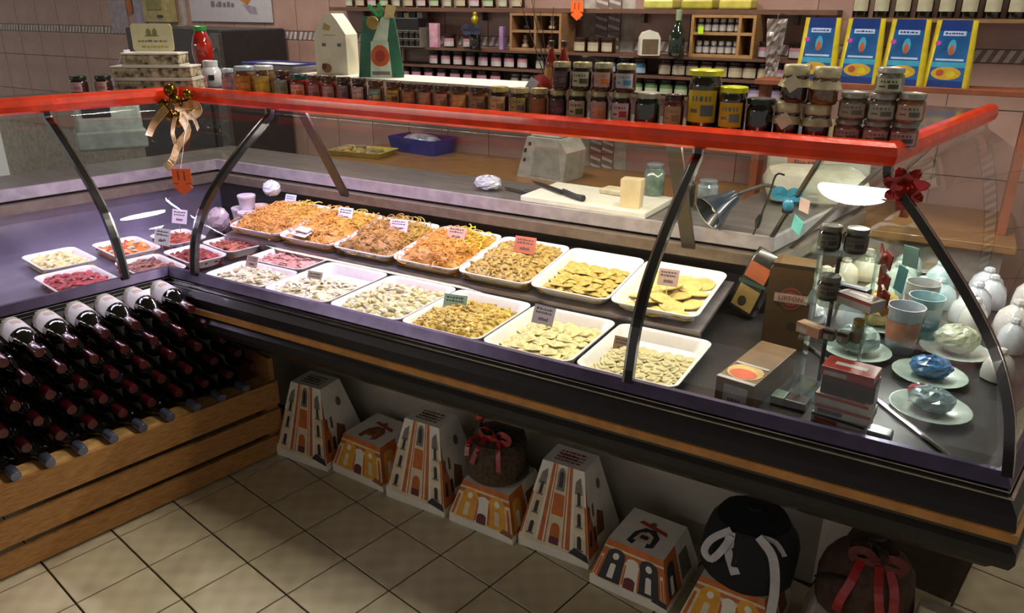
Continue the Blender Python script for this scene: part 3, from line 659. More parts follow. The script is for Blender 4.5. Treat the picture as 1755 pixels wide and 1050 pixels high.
# burlap bag, red ribbons, a small dark bottle and holly on box 4
t = thing('gift_bag', 'round burlap gift bag tied with red ribbons and berries', 'gift bag', (-1.075, 1.79, .151))
sack(t, .100, .125, BUR, .78, 2)
for pts in ([(-.01, -.05, .145), (-.02, -.085, .12), (-.03, -.104, .075)], [(.03, -.045, .145), (.05, -.08, .115), (.062, -.098, .07)], [(-.045, -.04, .14), (-.06, -.075, .12), (-.055, -.095, .09)]): part('ribbon', ribbon(pts, .016), RIBR, t)
part('bow', loopbow((.02, -.045, .148), .05, .018), RIBR, t)
nb_ = MB().tube([(-.055, -.035, .105), (-.05, -.03, .15), (-.047, -.028, .185)], [.015, .015, .008], 10); part('dark_sprig', nb_, HOLLY, t, True)
part('berry', MB().ball((-.046, -.03, .198), .017, 12, 8), DKR, t, True)
hl = MB()
for i in range(14):
    a = rnd.uniform(0, 6.28); r_ = rnd.uniform(.0, .055); hl.T(Matrix.Translation((r_ * math.cos(a) + .01, r_ * math.sin(a) - .02, .148 + rnd.uniform(0, .03))) @ Matrix.Rotation(rnd.uniform(0, 6), 4, 'Z') @ Matrix.Rotation(rnd.uniform(-.6, .6), 4, 'X')); hl.ball((0, 0, 0), (.022, .009, .004), 8, 4)
part('holly_sprig', hl, HOLLY, t, True)
part('tie_cord', MB().tube([(-.06, -.02, .128), (-.03, -.055, .126), (.02, -.058, .128), (.06, -.03, .132)], .003, 6), SILV, t)
part('handle', MB().tube([(.09, -.035, .02), (.115, -.045, .05), (.112, .0, .07), (.09, .02, .06)], .0035, 6), M('handle_black', '#151515', .5), t)
# navy bag with white ribbon on box 7
t = thing('gift_bag', 'navy velvet gift bag tied with long white ribbons', 'gift bag', (-.275, 1.735, .151))
sack(t, .122, .185, NAVY, .14, 5)
part('ribbon_loop', ribbon([(-.035, -.09, .165), (-.075, -.108, .135), (-.088, -.118, .10), (-.068, -.122, .085), (-.045, -.118, .12), (-.03, -.10, .155)], .018), RIBW, t)
part('ribbon', ribbon([(-.035, -.092, .16), (-.03, -.112, .12), (-.012, -.121, .08), (-.004, -.123, .065)], .024), RIBW, t)
part('ribbon', ribbon([(.03, -.085, .165), (.07, -.092, .13), (.088, -.10, .05), (.09, -.118, -.03), (.086, -.132, -.12)], .023), RIBW, t)
part('ribbon', ribbon([(.035, -.08, .165), (.07, -.07, .155), (.095, -.065, .12)], .013), RIBW, t)
# brown bag with red ribbon on box 8
t = thing('gift_bag', 'round brown felt gift bag with dark red ribbons and a rosette', 'gift bag', (.005, 1.745, .151))
sack(t, .112, .165, BROWNF, .45, 7)
for pts in ([(-.02, -.06, .165), (-.03, -.095, .13), (-.045, -.115, .085), (-.05, -.118, .05)], [(.02, -.06, .165), (.03, -.10, .12), (.045, -.116, .06)], [(.04, -.055, .165), (.06, -.085, .13), (.068, -.10, .07)]): part('ribbon', ribbon(pts, .02), RIBR, t)
part('bow', loopbow((.015, -.055, .17), .055, .02), M('ribbon_maroon', '#5c1418', .4), t)
hl = MB()
for i in range(12):
    a = rnd.uniform(0, 6.28); r_ = rnd.uniform(.0, .06); hl.T(Matrix.Translation((r_ * math.cos(a), r_ * math.sin(a) - .02, .168 + rnd.uniform(0, .03))) @ Matrix.Rotation(rnd.uniform(0, 6), 4, 'Z')); hl.ball((0, 0, 0), (.024, .012, .006), 8, 4)
part('dry_leaves', hl, M('dry_leaf', '#3c3028', .7), t, True)
lf = MB()
for a_, sg in ((2.6, 1), (3.0, 1)): lf.T(Matrix.Translation((-.075, -.075, .11)) @ Matrix.Rotation(a_, 4, 'Z') @ Matrix.Rotation(.5, 4, 'Y')); lf.ball((0, 0, 0), (.045, .016, .004), 10, 4)
part('felt_leaf', lf, M('felt_leaf', '#2e241c', .8), t, True)
# cookie bag and white paper bag at the far end
p = AZ(1545, 985, .10)
t = thing('cookie_bag', 'clear bag printed with a chocolate chip biscuit', 'bag', (.165, 1.655, .0022), -.1)
b = MB(); b.loops([[(x * (1 - .25 * k), y * (1 - .55 * k) + .05, .24 * k) for x, y in rrect(.13, .09, .02, 3)] for k in (0, .3, .7, 1)]); part('bag_body', b, M('bag_beige', '#b5ab98', .35, coat=.4), t, True)
b = MB(); f = Face(b, (-.055, .003, .07), (.055, .003, .07), (.05, .018, .20), (-.05, .018, .20), .002); f.ell(.55, .5, .4, .48, 0); 
for i in range(9): f.ell(.55 + .27 * math.cos(i * 2.4) * (.3 + .08 * i), .5 + .3 * math.sin(i * 2.4) * (.3 + .08 * i), .045, .05, 1, 2)
part('biscuit_print', b, [M('biscuit', '#a8854c', .6), M('chip', '#2e1c10', .5)], t)
t = solo('paper_bag', 'small white paper bag standing upright by the last cake boxes', 'bag', MB().loops([[(x * (1 - .5 * k), y * (1 - .8 * k) + .03, .13 * k) for x, y in rrect(.075, .05, .008, 2)] for k in (0, .5, 1)]), M('paper_cool', '#c4ccd2', .5), (.105, 1.565, .0022), (0, 0, .2))
# ============================================================ jars and things on the top shelf
ZS = 1.2265
def depth(p): return (p - CAM).dot(fw)
JM = {}
def jar_mats(lid, body, lab, pr): return (M('lid_' + lid[1:], lid, .35, .35, coat=.2), M('jar_' + body[1:], body, .12, coat=.9, var=.3, vs=60), M('lab_' + lab[1:], lab, .6, var=.06) if lab else None, M('pr_' + pr[1:], pr, .6) if pr else None)
def jar(label, p, r, h, lid, body, lab=None, pr=None, group='jars along the red rail', style='std', name='preserve_jar'):
    """jar standing at p; label turned to the shop side"""
    face = math.atan2(CAM.y - p.y, CAM.x - p.x) * .35 + math.radians(-90) * .65
    t = thing(name, label, 'jar', p, face, group); k = (round(r, 4), round(h, 4), lid, body, lab, pr, style)
    if k not in JM:
        ml, mb_, mla, mp = jar_mats(lid, body, lab, pr); lh = min(.014, h * .2); hb = h - lh; out = []
        out.append(('jar_body', MB().lathe([(r * .86, 0), (r * .97, h * .05), (r, h * .12), (r, hb * .78), (r * .93, hb * .9), (r * .84, hb * .97), (r * .84, hb + .001)], 20).mesh('jar_body', [mb_], True)))
        if style == 'cloth':
            b = MB(); n = 24
            b.loops([[(rr * (1 + am * math.sin(i * 2 * math.pi * 7 / n)) * math.cos(2 * math.pi * i / n), rr * (1 + am * math.sin(i * 2 * math.pi * 7 / n)) * math.sin(2 * math.pi * i / n), z) for i in range(n)] for rr, z, am in ((r * 1.2, hb * .50, .06), (r * 1.08, hb * .66, .03), (r * .93, hb * .84, .01), (r * .96, hb * .9, .01), (r * .97, h - .003, 0), (r * .9, h, 0))])
            out.append(('cloth_cover', b.mesh('cloth_cover', [ml], True)))
            out.append(('cord', MB().lathe([(r * .95, hb * .82), (r * .985, hb * .83), (r * .985, hb * .85), (r * .95, hb * .86)], 20).mesh('cord', [M('cord_brown', '#8a6a4a', .8)], True)))
        else:
            lr = r * (1.02 if style in ('yellow', 'flat') else .93); out.append(('lid', MB().lathe([(lr, hb), (lr, h - .002), (lr * .95, h), (lr * .8, h), (lr * .75, h - .0012), (.001, h - .0012)], 22).mesh('lid', [ml], True)))
        if lab:
            a = .95 if style != 'cloth' else .55; b = MB(); v0, v1 = (.16, .68) if style != 'low' else (.1, .6)
            b.sheet(lambda u, v: (r * 1.006 * math.cos((u - .5) * 2 * a), r * 1.006 * math.sin((u - .5) * 2 * a), h * (v0 + (v1 - v0) * v)), 10, 1)
            if pr:
                b.mat(1)
                for (u0, u1, q0, q1) in ((.2, .8, .66, .82), (.5, .9, .2, .55), (.15, .4, .3, .42)):
                    b.sheet(lambda u, v: (r * 1.011 * math.cos((u0 + (u1 - u0) * u - .5) * 2 * a), r * 1.011 * math.sin((u0 + (u1 - u0) * u - .5) * 2 * a), h * (v0 + (v1 - v0) * (q0 + (q1 - q0) * v))), 4, 1)
            out.append(('label', b.mesh('label', [mla, mp or mla], True)))
        JM[k] = out
    for nm, me in JM[k]: place(nm, me, t)
    if style == 'tagged':
        pass
    return t
def sjar(label, u, vt, wpx, lid, body, lab=None, pr=None, y=None, zb=ZS, **kw):
    p = AY(u, vt, y or 2.012); r = wpx * depth(p) / FPX / 2; h = max(p.z - zb, .03); p = Vector((p.x, p.y, zb))
    jar(label, p, r * .99, h, lid, body, lab, pr, **kw); return p, r, h
BR = '#4a2a18'
row = [('squat jar with a white lid and pink contents by the white mug', 389, 117, 23, '#c8d4dc', '#9a7a80', '#b48c94', '#c8b0b4'), ('jar of orange and brown vegetables under a pale blue lid', 418, 113, 38, '#aebfd0', '#8a5426', '#c07c30', '#d8b050'),
       ('jar of brown vegetables with a bright yellow label edge', 451, 112, 36, '#dcdcd4', '#7a5a34', '#c0a04a', '#d8d030'), ('dark red jar with a grey green label', 484, 121, 28, '#4a2418', '#4a1c14', '#8c9c92', '#6a8a5a'),
       ('low red jar with a dark green lid and peach label', 512, 127, 32, '#0e4a3c', '#9a2c1c', '#d8b8a0', '#c06a40'), ('small red jar with a faded pink label', 539, 129, 26, BR, '#8a3a28', '#a88c84', '#7a5c58'),
       ('small red jar with a pale grey label', 564, 130, 26, BR, '#7c2f22', '#a8a4a0', '#8a7a74'), ('dark brown jar with a slate grey label', 589, 132, 25, '#3a2418', '#3c1a12', '#7c7a7c', '#5c5a60'),
       ('dark brown jar with a white edged grey label', 615, 134, 27, '#3a2418', '#36160e', '#98948e', '#c8c4bc'), ('amber jar with a teal label', 644, 138, 29, '#4a2814', '#6a3414', '#4a8a8c', '#b8b470'), ('amber jar with an olive yellow label', 675, 140, 29, '#4a2814', '#6a3818', '#9a9838', '#5a3a4c'),
       ('amber jar with a dull brown label', 703, 143, 27, '#3f2414', '#6a3618', '#86664c', '#a8885c'), ('amber jar with a beige slanted label', 730, 144, 27, '#3f2414', '#5c2c16', '#96806a', '#b49468'), ('amber jar with a pinkish beige label', 758, 146, 29, '#3f2414', '#6a321a', '#a07c6c', '#6a7a5c'),
       ('honey coloured jar with a straw label', 789, 147, 32, '#40260f', '#7a4a1c', '#a88c5c', '#c8a850'), ('honey coloured jar with a khaki label', 822, 149, 32, '#40260f', '#74441c', '#8a7a48', '#5a4a60'), ('dark jar with a gold lid and cream label', 856, 148, 34, '#a89850', '#3c1c10', '#b8a478', '#8a7850'),
       ('jar with a gold lid and yellow green label', 891, 150, 35, '#b0a478', '#4a3414', '#90903c', '#5a5a70'), ('plain brown jar with a gold lid', 925, 151, 33, '#b8a878', '#7a4a24', '#8a5c34', None), ('plum dark jar at the base of a stack', 958, 153, 33, '#a89c70', '#2e1a20', '#4a3038', '#6a5058'),
       ('dark jar with a cream and green label at the base of a stack', 992, 154, 36, '#a8a074', '#241c14', '#b0aa90', '#4a5428'), ('dark jar with a pink and orange label at the base of a stack', 1029, 155, 35, '#a8a078', '#4a2216', '#b89890', '#d07a2c'), ('dark jar with a white and red label at the base of a stack', 1067, 157, 37, '#a8a07c', '#4a201c', '#b4b0b4', '#9a3028'),
       ('wide dark green jar of vegetables under a silver lid', 1112, 158, 46, '#a8a894', '#1c2a16', None, None), ('tall amber jar with a parchment label', 1157, 162, 36, '#341414', '#7a3012', '#a89a74', '#8a7c58')]
top = {}
for (lab, u, vt, wpx, lid, body, la, pr) in row:
    p, r, h = sjar(lab, u, vt, wpx * .97, lid, body, la, pr, style='low' if 495 < u < 580 else 'std'); top[u] = (p, r, h)
for lab, ub, u, vt, wpx, lid, body, la, pr in (('plum dark jar stacked on its twin', 958, 977, 106, 32, '#a89c78', '#2a1c1c', '#4a3436', '#6a5456'), ('dark jar with cream and green label stacked on its twin', 992, 1014, 107, 36, '#a8a078', '#241c14', '#b4ae94', '#4a5428'),
        ('dark jar with pink and orange label stacked on its twin', 1029, 1049, 108, 34, '#a8a078', '#4a2216', '#b89890', '#d07a2c'), ('dark jar with white and blue label stacked on its twin', 1067, 1088, 110, 40, '#a8a07c', '#4a201c', '#b4b0b4', '#4a90b8')):
    p, r, h = top[ub]; q = AY(u, vt, p.y); zb = p.z + h; hh = q.z - zb
    jar(lab, Vector((p.x + (q.x - p.x) * .25, p.y, zb)), r, max(hh, .06), lid, body, la, pr)
# yellow capped jars
sjar('large dark jar with a bright yellow lid and yellow label', 1212, 119, 58, '#d6d806', '#2c2410', '#cdb516', '#5a7a78', y=2.035, style='yellow')
sjar('smaller dark jar with a bright yellow lid and yellow label', 1259, 148, 47, '#d6d806', '#2c2410', '#cfae16', '#6a8a84', y=2.02, style='yellow')
sjar('squat black green jar with a glossy dark lid', 1306, 168, 46, '#18261e', '#15160e', None, None, y=2.02, style='flat')
# cloth topped jars, two on two
ca = sjar('cloth topped jar with a hanging paper tag at the bottom of the pair', 1353, 174, 44, '#c8c096', '#33190c', None, None, y=2.02, style='cloth', group='cloth topped jars')
cb_ = sjar('cloth topped jar of dark jam at the bottom of the pair', 1404, 178, 45, '#c4bc94', '#341418', None, None, y=2.02, style='cloth', group='cloth topped jars')
for lab, base, body in (('cloth topped jar with a hanging paper tag on top of another', ca, '#3a1c0c'), ('cloth topped jar of amber jam on top of another', cb_, '#7a4a1a')):
    jar(lab, Vector((base[0].x + .008, base[0].y, ZS + base[2])), base[1], base[2] * 1.0, '#d2caa2', body, None, None, 'cloth topped jars', 'cloth')
for base, dz, lab in ((ca, 0, 'cream diamond paper tag hanging on the lower cloth topped jar'), (ca, ca[2], 'cream diamond paper tag hanging on the upper cloth topped jar')):
    q = Vector((base[0].x + (.0 if dz == 0 else .008), base[0].y - base[1] * 1.22, ZS + dz + base[2] * .52)); s_ = .022
    solo('paper_tag', lab, 'tag', MB().loops([[(x, o, z) for x, z in ((0, -s_), (s_, 0), (0, s_), (-s_, 0))] for o in (0, .0012)]), M('tag_cream', '#d8d2b4', .7, var=.05), q, (-.12, .1, 0))
# silver lidded glass jars, stacked
g0 = {}
for i, (u, vt, body, la) in enumerate(((1456, 203, '#8a5a4a', '#a08078'), (1505, 206, '#8c6258', '#a88a84'), (1553, 208, '#905c54', '#b08c88'))):
    g0[i] = sjar('squat silver lidded jar of pink pate under the %s' % ('grey green labelled jar', 'pale green labelled jar', 'jar of orange preserve')[i], u, vt, 47, '#8a8078', body, la, '#5a5458', y=2.03, group='silver lidded jars', style='low')
for i, (lab, body, la) in enumerate((('squat silver lidded jar with a grey green label, upper row', '#7a6a58', '#98988a'), ('squat silver lidded jar with a pale green label, upper row', '#86766a', '#a4b0a0'), ('squat silver lidded jar of orange preserve, upper row', '#a06a3c', '#b8a494'))):
    p, r, h = g0[i]; jar(lab, Vector((p.x + .004, p.y, ZS + h)), r, h * 1.12, '#a09a90', body, la, '#6a6a64', 'silver lidded jars', 'low')
p, r, h = g0[1]
jar('clear lidded jar with a lettered cream label, topmost of the stack', Vector((p.x + .01, p.y, ZS + h * 2.12)), r * .96, h * 1.02, '#b9b8b0', '#8f9080', '#b8c0a0', '#4a5040', 'silver lidded jars', 'low')
# white riser with carton, green bag and shallow tray
rs = thing('shelf_riser', 'long white riser board behind the row of jars', 'shelf', (-1.62, 2.20, ZS))
part('board', MB().box((0, 0, .068), (.98, .20, .010), .002), M('riser_white', '#e2ded2', .5, var=.03), rs)
for x in (-.46, 0, .46): part('leg', MB().box((x, .04, .0315), (.02, .10, .063)), M('riser_leg', '#8a857c', .5), rs)
ZR = ZS + .0735
t = thing('panettone_carton', 'cream house shaped carton with a handle arch on top', 'box', (-1.985, 2.19, ZR), .22)
b = MB(); w_, d_, h_ = .125, .085, .135
prof = [(-w_ / 2, 0), (w_ / 2, 0), (w_ / 2, h_), (w_ * .25, h_ + .045), (.012, h_ + .068), (-.012, h_ + .068), (-w_ * .28, h_ + .04), (-w_ / 2, h_)]
b.loops([[(x, -d_ / 2, z) for x, z in prof], [(x, d_ / 2, z) for x, z in prof]]); f = Face(b, (-w_ / 2, -d_ / 2, 0), (w_ / 2, -d_ / 2, 0), (w_ / 2, -d_ / 2, h_), (-w_ / 2, -d_ / 2, h_))
f.ell(.34, .16, .16, .12, 1); f.ell(.26, .2, .07, .08, 2, 2); f.rect(.24, .70, .36, .78, 3); f.rect(.72, .70, .84, .78, 3); f.rect(.3, .97, .7, .99, 4); f.poly([(.3, 1.12), (.5, 1.08), (.55, 1.2), (.35, 1.28)], 4)
part('carton', b, [M('carton_cream', '#eae4cc', .45, var=.03), M('fig_brown', '#a0704c', .5), MAR, GRY, M('pr_straw', '#c8a860', .5)], t)
t = thing('green_gift_bag', 'green paper gift bag with a rosette of red fruit printed', 'bag', (-1.775, 2.185, ZR), .50)
prof = [(-.078, 0), (.078, 0), (.062, .12), (.05, .195), (-.052, .195), (-.064, .12)]
b = MB().loops([[(x, -.035, z) for x, z in prof], [(x * .9, .03, z) for x, z in prof]]); part('bag_body', b, M('bag_green', '#1f6a4a', .3, coat=.5, var=.2, vs=12), t)
b = MB(); f = Face(b, (-.078, -.035, 0), (.078, -.035, 0), (.05, -.035, .195), (-.052, -.035, .195))
f.rect(.26, .0, .74, .60, 0); f.ell(.5, .36, .235, .18, 1, 2); f.ell(.5, .36, .12, .10, 2, 3); f.poly([(.3, .60), (.72, .60), (.92, 1.05), (.6, .98)], 0, 2); f.rect(.3, .04, .7, .1, 3, 2)
part('print', b, [M('pr_mint', '#c4d4bc', .5), M('pr_coral', '#c85a28', .5), M('pr_plum', '#a03a2c', .5), GRY], t)
part('gold_seal', MB().lathe([(.02, -.002), (.022, 0), (.02, .002)], 16).T(Matrix.Identity(4)), M('seal_gold', '#a88c4c', .35, .6), t, loc=(-.02, -.042, .175), rot=(math.pi / 2, 0, 0))
rb = ribbon([(.0, -.03, .195), (-.015, -.035, .215), (-.03, -.04, .23)], .012); r2 = ribbon([(.0, -.03, .195), (.012, -.035, .215), (.0, -.04, .235)], .012); rb.add(r2.v, r2.f); part('ribbon', rb, M('ribbon_green', '#2fae5a', .3, coat=.4), t)
part('paper_tag', MB().loops([[(x, o, z) for x, z in ((.02, .195), (.05, .19), (.062, .225), (.03, .235))] for o in (-.04, -.0388)]), M('tag_straw', '#d2bc80', .6), t)
t = thing('shallow_tray', 'shallow white plastic tray with a blue rim on the riser', 'tray', (-2.315, 2.235, ZS))
part('foot', MB().box((0, 0, .035), (.10, .10, .07), .004), M('foot_white', '#c9c9cc', .4), t)
part('tray_plate', MB().loops([[(x, y, z) for x, y in rrect(.27 - i, .16 - i, .02, 3)] for i, z in ((.03, .0705), (.0, .088), (.01, .092), (.02, .088))]), M('plate_white', '#d8dade', .3), t, True)
part('rim', MB().loops([[(x, y, z) for x, y in rrect(.272 - i, .162 - i, .02, 3)] for i, z in ((.0, .0925), (.0, .098), (.012, .098), (.012, .0925))], cap=False), M('rim_blue', '#3a3c98', .3), t)
# white cow mug, red bottle, leaning card, slabs, sign, on the corner of the shelf
p = AZ(357, 152, ZS)
t = thing('white_mug', 'white ceramic mug with a black spot at the shelf corner', 'mug', (-2.60, 2.14, ZS), .6)
part('mug_body', MB().lathe([(.030, 0), (.038, .008), (.042, .04), (.036, .065), (.028, .075), (.029, .098), (.026, .10), (.024, .096), (.02, .07)], 20), M('ceramic_white', '#d6d8de', .15, coat=.8, var=.04), t, True)
b = MB(); b.sheet(lambda u, v: (.0435 * math.cos(-1.35 + .5 * (u - .5)), .0435 * math.sin(-1.35 + .5 * (u - .5)), .028 + .02 * v), 5, 2); part('spot', b, M('spot_black', '#18181c', .3), t)
t2 = MB().loops([[(x, o, z) for x, z in ((-.02, 0), (.016, .004), (.004, .052), (-.03, .05))] for o in (0, .0015)])
solo('price_card', 'small white price card with red print leaning on the mug', 'price tag', t2.T(Matrix.Identity(4)), M('card_pinkwhite', '#d8c0c4', .6, col2='#b8303c', vs=60), (-2.575, 2.075, ZS + .002), (-.25, 0, .4))
t = thing('sauce_bottle', 'red sauce bottle with a green cap behind the white mug', 'bottle', (-2.72, 2.21, ZS), 0)
part('bottle_body', MB().lathe([(.03, 0), (.033, .005), (.034, .08), (.042, .12), (.040, .155), (.030, .185), (.023, .20), (.022, .205)], 22), M('sauce_red', '#a81c10', .1, coat=.9, var=.25, vs=18), t, True)
part('cap', MB().lathe([(.024, .205), (.025, .207), (.025, .222), (.022, .224)], 22), M('cap_green', '#2f9a48', .35), t, True)
SLS = M('slab_side', '#c4b898', .7, var=.5, vs=45, col2='#453f2a'); SLT = M('slab_wafer', '#d2ccc0', .6, var=.05)
sc = Vector((-2.655, 1.945, ZS)); sa = math.atan2(.158, .239)
for i, (wd, dp, off, lab) in enumerate(((.285, .13, 0, 'long nut nougat slab at the bottom of the stack'), (.285, .125, -.004, 'long nut nougat slab in the middle of the stack'), (.205, .11, -.004, 'short nut nougat slab on top of the stack'))):
    t = thing('nougat_slab', lab, 'cake', (sc.x + math.cos(sa) * off, sc.y + math.sin(sa) * off, ZS + .0455 * i), sa)
    part('nougat', MB().box((0, 0, .0215), (wd, dp, .034), .004), SLS, t); part('wafer', MB().box((0, 0, .0025), (wd + .004, dp + .004, .005), .001), SLT, t); part('wafer', MB().box((0, 0, .0420), (wd + .004, dp + .004, .006), .001), SLT, t)
t = thing('sign_card', 'cream sign card with faded green lettering on the nougat', 'sign', (sc.x - .02, sc.y + .01, ZS + .1375), sa)
b = MB().loops([[(x, o, .05 + z) for x, z in rrect(.15, .098, .012, 3)] for o in (0, .004)]); f = Face(b, (-.07, 0, .006), (.07, 0, .006), (.07, 0, .094), (-.07, 0, .094), .0008)
part('card', b, M('card_cream', '#d6d0a8', .6, var=.04), t)
b = MB(); f = Face(b, (-.07, 0, .006), (.07, 0, .006), (.07, 0, .094), (-.07, 0, .094), .0008); f.ell(.42, .70, .06, .16, 0); f.ell(.58, .70, .06, .16, 0); f.poly([(.3, .55), (.7, .55), (.62, .62), (.38, .62)], 0, 2); f.scrawl(.12, .28, .88, .44, 1, 1, 1, 4); f.scrawl(.2, .06, .92, .2, 2, 1, 1, 6)
part('print', b, [M('pr_olive', '#8a9050', .6), M('pr_grey', '#7c7a68', .6), M('pr_gold', '#b8a850', .6)], t)
solo('folded_card', 'plain white card folded like a tent beside the nougat', 'card', MB().loops([[(x, y, z) for x, z in ((-.07, 0), (-.066, 0), (.012, .13), (.05, 0), (.054, 0), (.012, .138))] for y in (0, .06)]), M('card_white', '#ccc8dc', .6, var=.03), (AY(203, 118, 1.93).x, 1.95, ZS), (0, 0, sa))
for i, (x, y) in enumerate(((-2.775, 1.70), (-2.73, 1.765))):
    jar('small dark jar with a pink and white label beside the nougat', Vector((x, y, ZS)), .030, .062, '#1c2418', '#3a1c18', '#c8a4a4', '#b87880', 'pink labelled jars by the nougat')
# gold bells, ribbons and orange arrow tag at the rail corner
GOLD = M('gold_bauble', '#8a6a1c', .18, .9, var=.3, vs=30); GR = M('gold_ribbon', '#c4a464', .3, .5, var=.2, vs=40)
t = thing('gold_bow', 'cluster of gold baubles with long gold ribbons tied on the red rail', 'decoration', AY(302, 190, 1.90))
o_ = t.location.copy()
for u, v, r in ((292, 155, .024), (280, 178, .022), (300, 172, .022), (316, 178, .02), (290, 196, .024), (310, 195, .023), (322, 162, .018), (306, 210, .018), (326, 190, .016)):
    part('bauble', MB().ball(AY(u, v, 1.875) - o_, r, 14, 10), GOLD, t, True)
for pts, wd in (([(285, 185), (272, 200), (262, 215), (255, 233)], .035), ([(310, 200), (322, 225), (305, 250), (296, 275), (284, 288)], .034), ([(320, 190), (333, 205), (340, 222)], .014), ([(300, 200), (296, 225), (300, 245)], .02)):
    part('ribbon', ribbon([AY(u, v, 1.80 - .02 * i) - o_ for i, (u, v) in enumerate(pts)], wd), GR, t)
part('ribbon_loop', ribbon([AY(u, v, 1.86) - o_ for u, v in ((300, 185), (330, 180), (342, 188), (330, 198), (308, 195))], .03), GR, t)
OT = M('tag_orange', '#ff6a26', .5, var=.05)
def arrow_tag(label, p, s, rz, mats=None, parent=None):
    t = thing('arrow_tag', label, 'price tag', p, rz)
    pts = [(-.5, .5), (.5, .5), (.5, -.28), (.32, -.28), (.5, -.45), (0, -.85), (-.5, -.45), (-.32, -.28), (-.5, -.28)]
    b = MB().loops([[(x * s, o, z * s) for x, z in pts] for o in (0, .0012)]); part('card', b, mats or OT, t)
    b = MB(); f = Face(b, (-s / 2, 0, -s * .3), (s / 2, 0, -s * .3), (s / 2, 0, s / 2), (-s / 2, 0, s / 2)); f.rect(.28, .25, .36, .85, 0); f.rect(.6, .25, .68, .85, 0); f.rect(.0, .02, .3, .08, 0); f.rect(.7, .02, 1, .08, 0)
    part('print', b, M('pr_rust', '#a8401c', .6), t); return t
t = arrow_tag('orange arrow shaped tag hanging from the gold ribbons', AY(312, 306, 1.655), .066, .45)
part('thread', MB().tube([(0, .001, .033), (.0, .06, .13), (0, .12, .20)], .0008, 4), CHROME, t)
# ============================================================ the back of the shop
WOOD = M('counter_wood', '#8a6238', .45, var=.2, vs=5, stretch=(2, 20, 20), coat=.2); WHT = M('melamine', '#a8a096', .5); DKG = M('machine_dark', '#2c2a2c', .4, coat=.2); GREYM = M('machine_grey', '#7d7a78', .4)
SHB = M('shelf_board', '#6a4a3a', .5, var=.15, vs=6, stretch=(2, 20, 20)); SHB2 = M('shelf_board_tan', '#8f6d48', .5, var=.15, vs=6, stretch=(2, 20, 20))
t = thing('back_counter', 'low wooden topped counter along the pink tiled wall', 'counter', (-1.4, 3.42, 0))
part('counter_top', MB().box((0, 0, .735), (3.3, .58, .03), .004), WOOD, t); part('body', MB().box((0, .03, .36), (3.24, .5, .72)), WHT, t)
# wall shelf unit with rows of jars
t = thing('wall_shelf', 'long three tier wall shelf holding rows of labelled jars', 'shelf', (-1.7, 3.58, 1.1))
for z, d in ((.045, .22), (.133, .2), (.222, .2)): part('board', MB().box((0, .02, z), (2.35, d, .012)), SHB, t)
for x in (-1.17, -.35, .45, 1.17): part('upright', MB().box((x, .1, .10), (.018, .04, .25)), M('shelf_metal', '#6c6664', .4, .6), t)
def farjar(lid, body, lab, lab2, r=.034, h=.07):
    b = MB(); b.mat(0).lathe([(r * .9, 0), (r, .005), (r, h * .78), (r * .85, h * .84)], 14); b.mat(1).lathe([(r * .95, h * .84), (r * .95, h - .001), (r * .9, h)], 14)
    b.mat(2); b.sheet(lambda u, v: (r * 1.02 * math.cos(-math.pi / 2 + (u - .5) * 2), r * 1.02 * math.sin(-math.pi / 2 + (u - .5) * 2), h * (.12 + .34 * v)), 6, 1)
    b.mat(3); b.sheet(lambda u, v: (r * 1.02 * math.cos(-math.pi / 2 + (u - .5) * 2), r * 1.02 * math.sin(-math.pi / 2 + (u - .5) * 2), h * (.46 + .22 * v)), 6, 1)
    return b.mesh('far_jar', [M('jar_' + body[1:], body, .12, coat=.9, var=.3, vs=60), M('lid_' + lid[1:], lid, .35, .35, coat=.2), M('lab_' + lab[1:], lab, .6, var=.06), M('lab_' + lab2[1:], lab2, .6, var=.06)], True)
FJ = {'pink': farjar('#2a2020', '#2c1614', '#b9b4b4', '#b87c90'), 'cream': farjar('#3a2c22', '#3a2018', '#b4aa90', '#a89884'), 'green': farjar('#2c241c', '#2a1c18', '#b0b49c', '#5c8a50'), 'white': farjar('#8a8478', '#5a5c48', '#b4b4a4', '#a4a494', .028, .062), 'blue': farjar('#3a3028', '#201c22', '#9ab0c4', '#3c78a8'), 'lilac': farjar('#2a2020', '#2c1614', '#b4acbc', '#9c88b4')}
def frow(kind, z, xs_, y, label, group):
    for x in xs_: tag(place('preserve_jar', FJ[kind], None, (x, y, z), (0, 0, rnd.uniform(-.2, .2))), label, 'jar', group)
y1 = 3.55
frow('pink', 1.239, [-2.52 + .078 * i for i in range(8)], y1, 'dark jar with a pink topped label on the middle wall shelf', 'pink labelled jars, middle shelf')
frow('pink', 1.151, [-2.80 + .084 * i for i in range(9)], y1 - .01, 'dark jar with a pink topped label on the lowest wall shelf', 'pink labelled jars, lowest shelf')
frow('white', 1.151, [-2.02 + .062 * i for i in range(5)], y1, 'small pale jar by the bare twigs on the lowest wall shelf', 'small pale jars, lowest shelf')
frow('white', 1.239, [-1.875 + .062 * i for i in range(2)], y1, 'small pale jar on the middle wall shelf near the twigs', 'small pale jars, middle shelf')
frow('cream', 1.328, [-1.66 + .072 * i for i in range(3)], y1, 'dark jar with a cream label on the top wall shelf', 'cream labelled jars, top shelf')
frow('blue', 1.239, [-1.50 + .075 * i for i in range(3)], y1, 'dark jar with a blue label behind the stacked plum jars', 'blue labelled jars')
frow('green', 1.151, [-1.36 + .072 * i for i in range(4)], y1, 'dark jar with a green topped label on the lowest wall shelf', 'green labelled jars')
frow('cream', 1.239, [-1.225 + .064 * i for i in range(8)], y1, 'small jar with a cream label below the bottle cabinet', 'cream labelled jars, middle shelf')
frow('lilac', 1.151, [-1.05 + .08 * i for i in range(6)], y1, 'dark jar with a lilac label on the lowest wall shelf', 'lilac labelled jars')
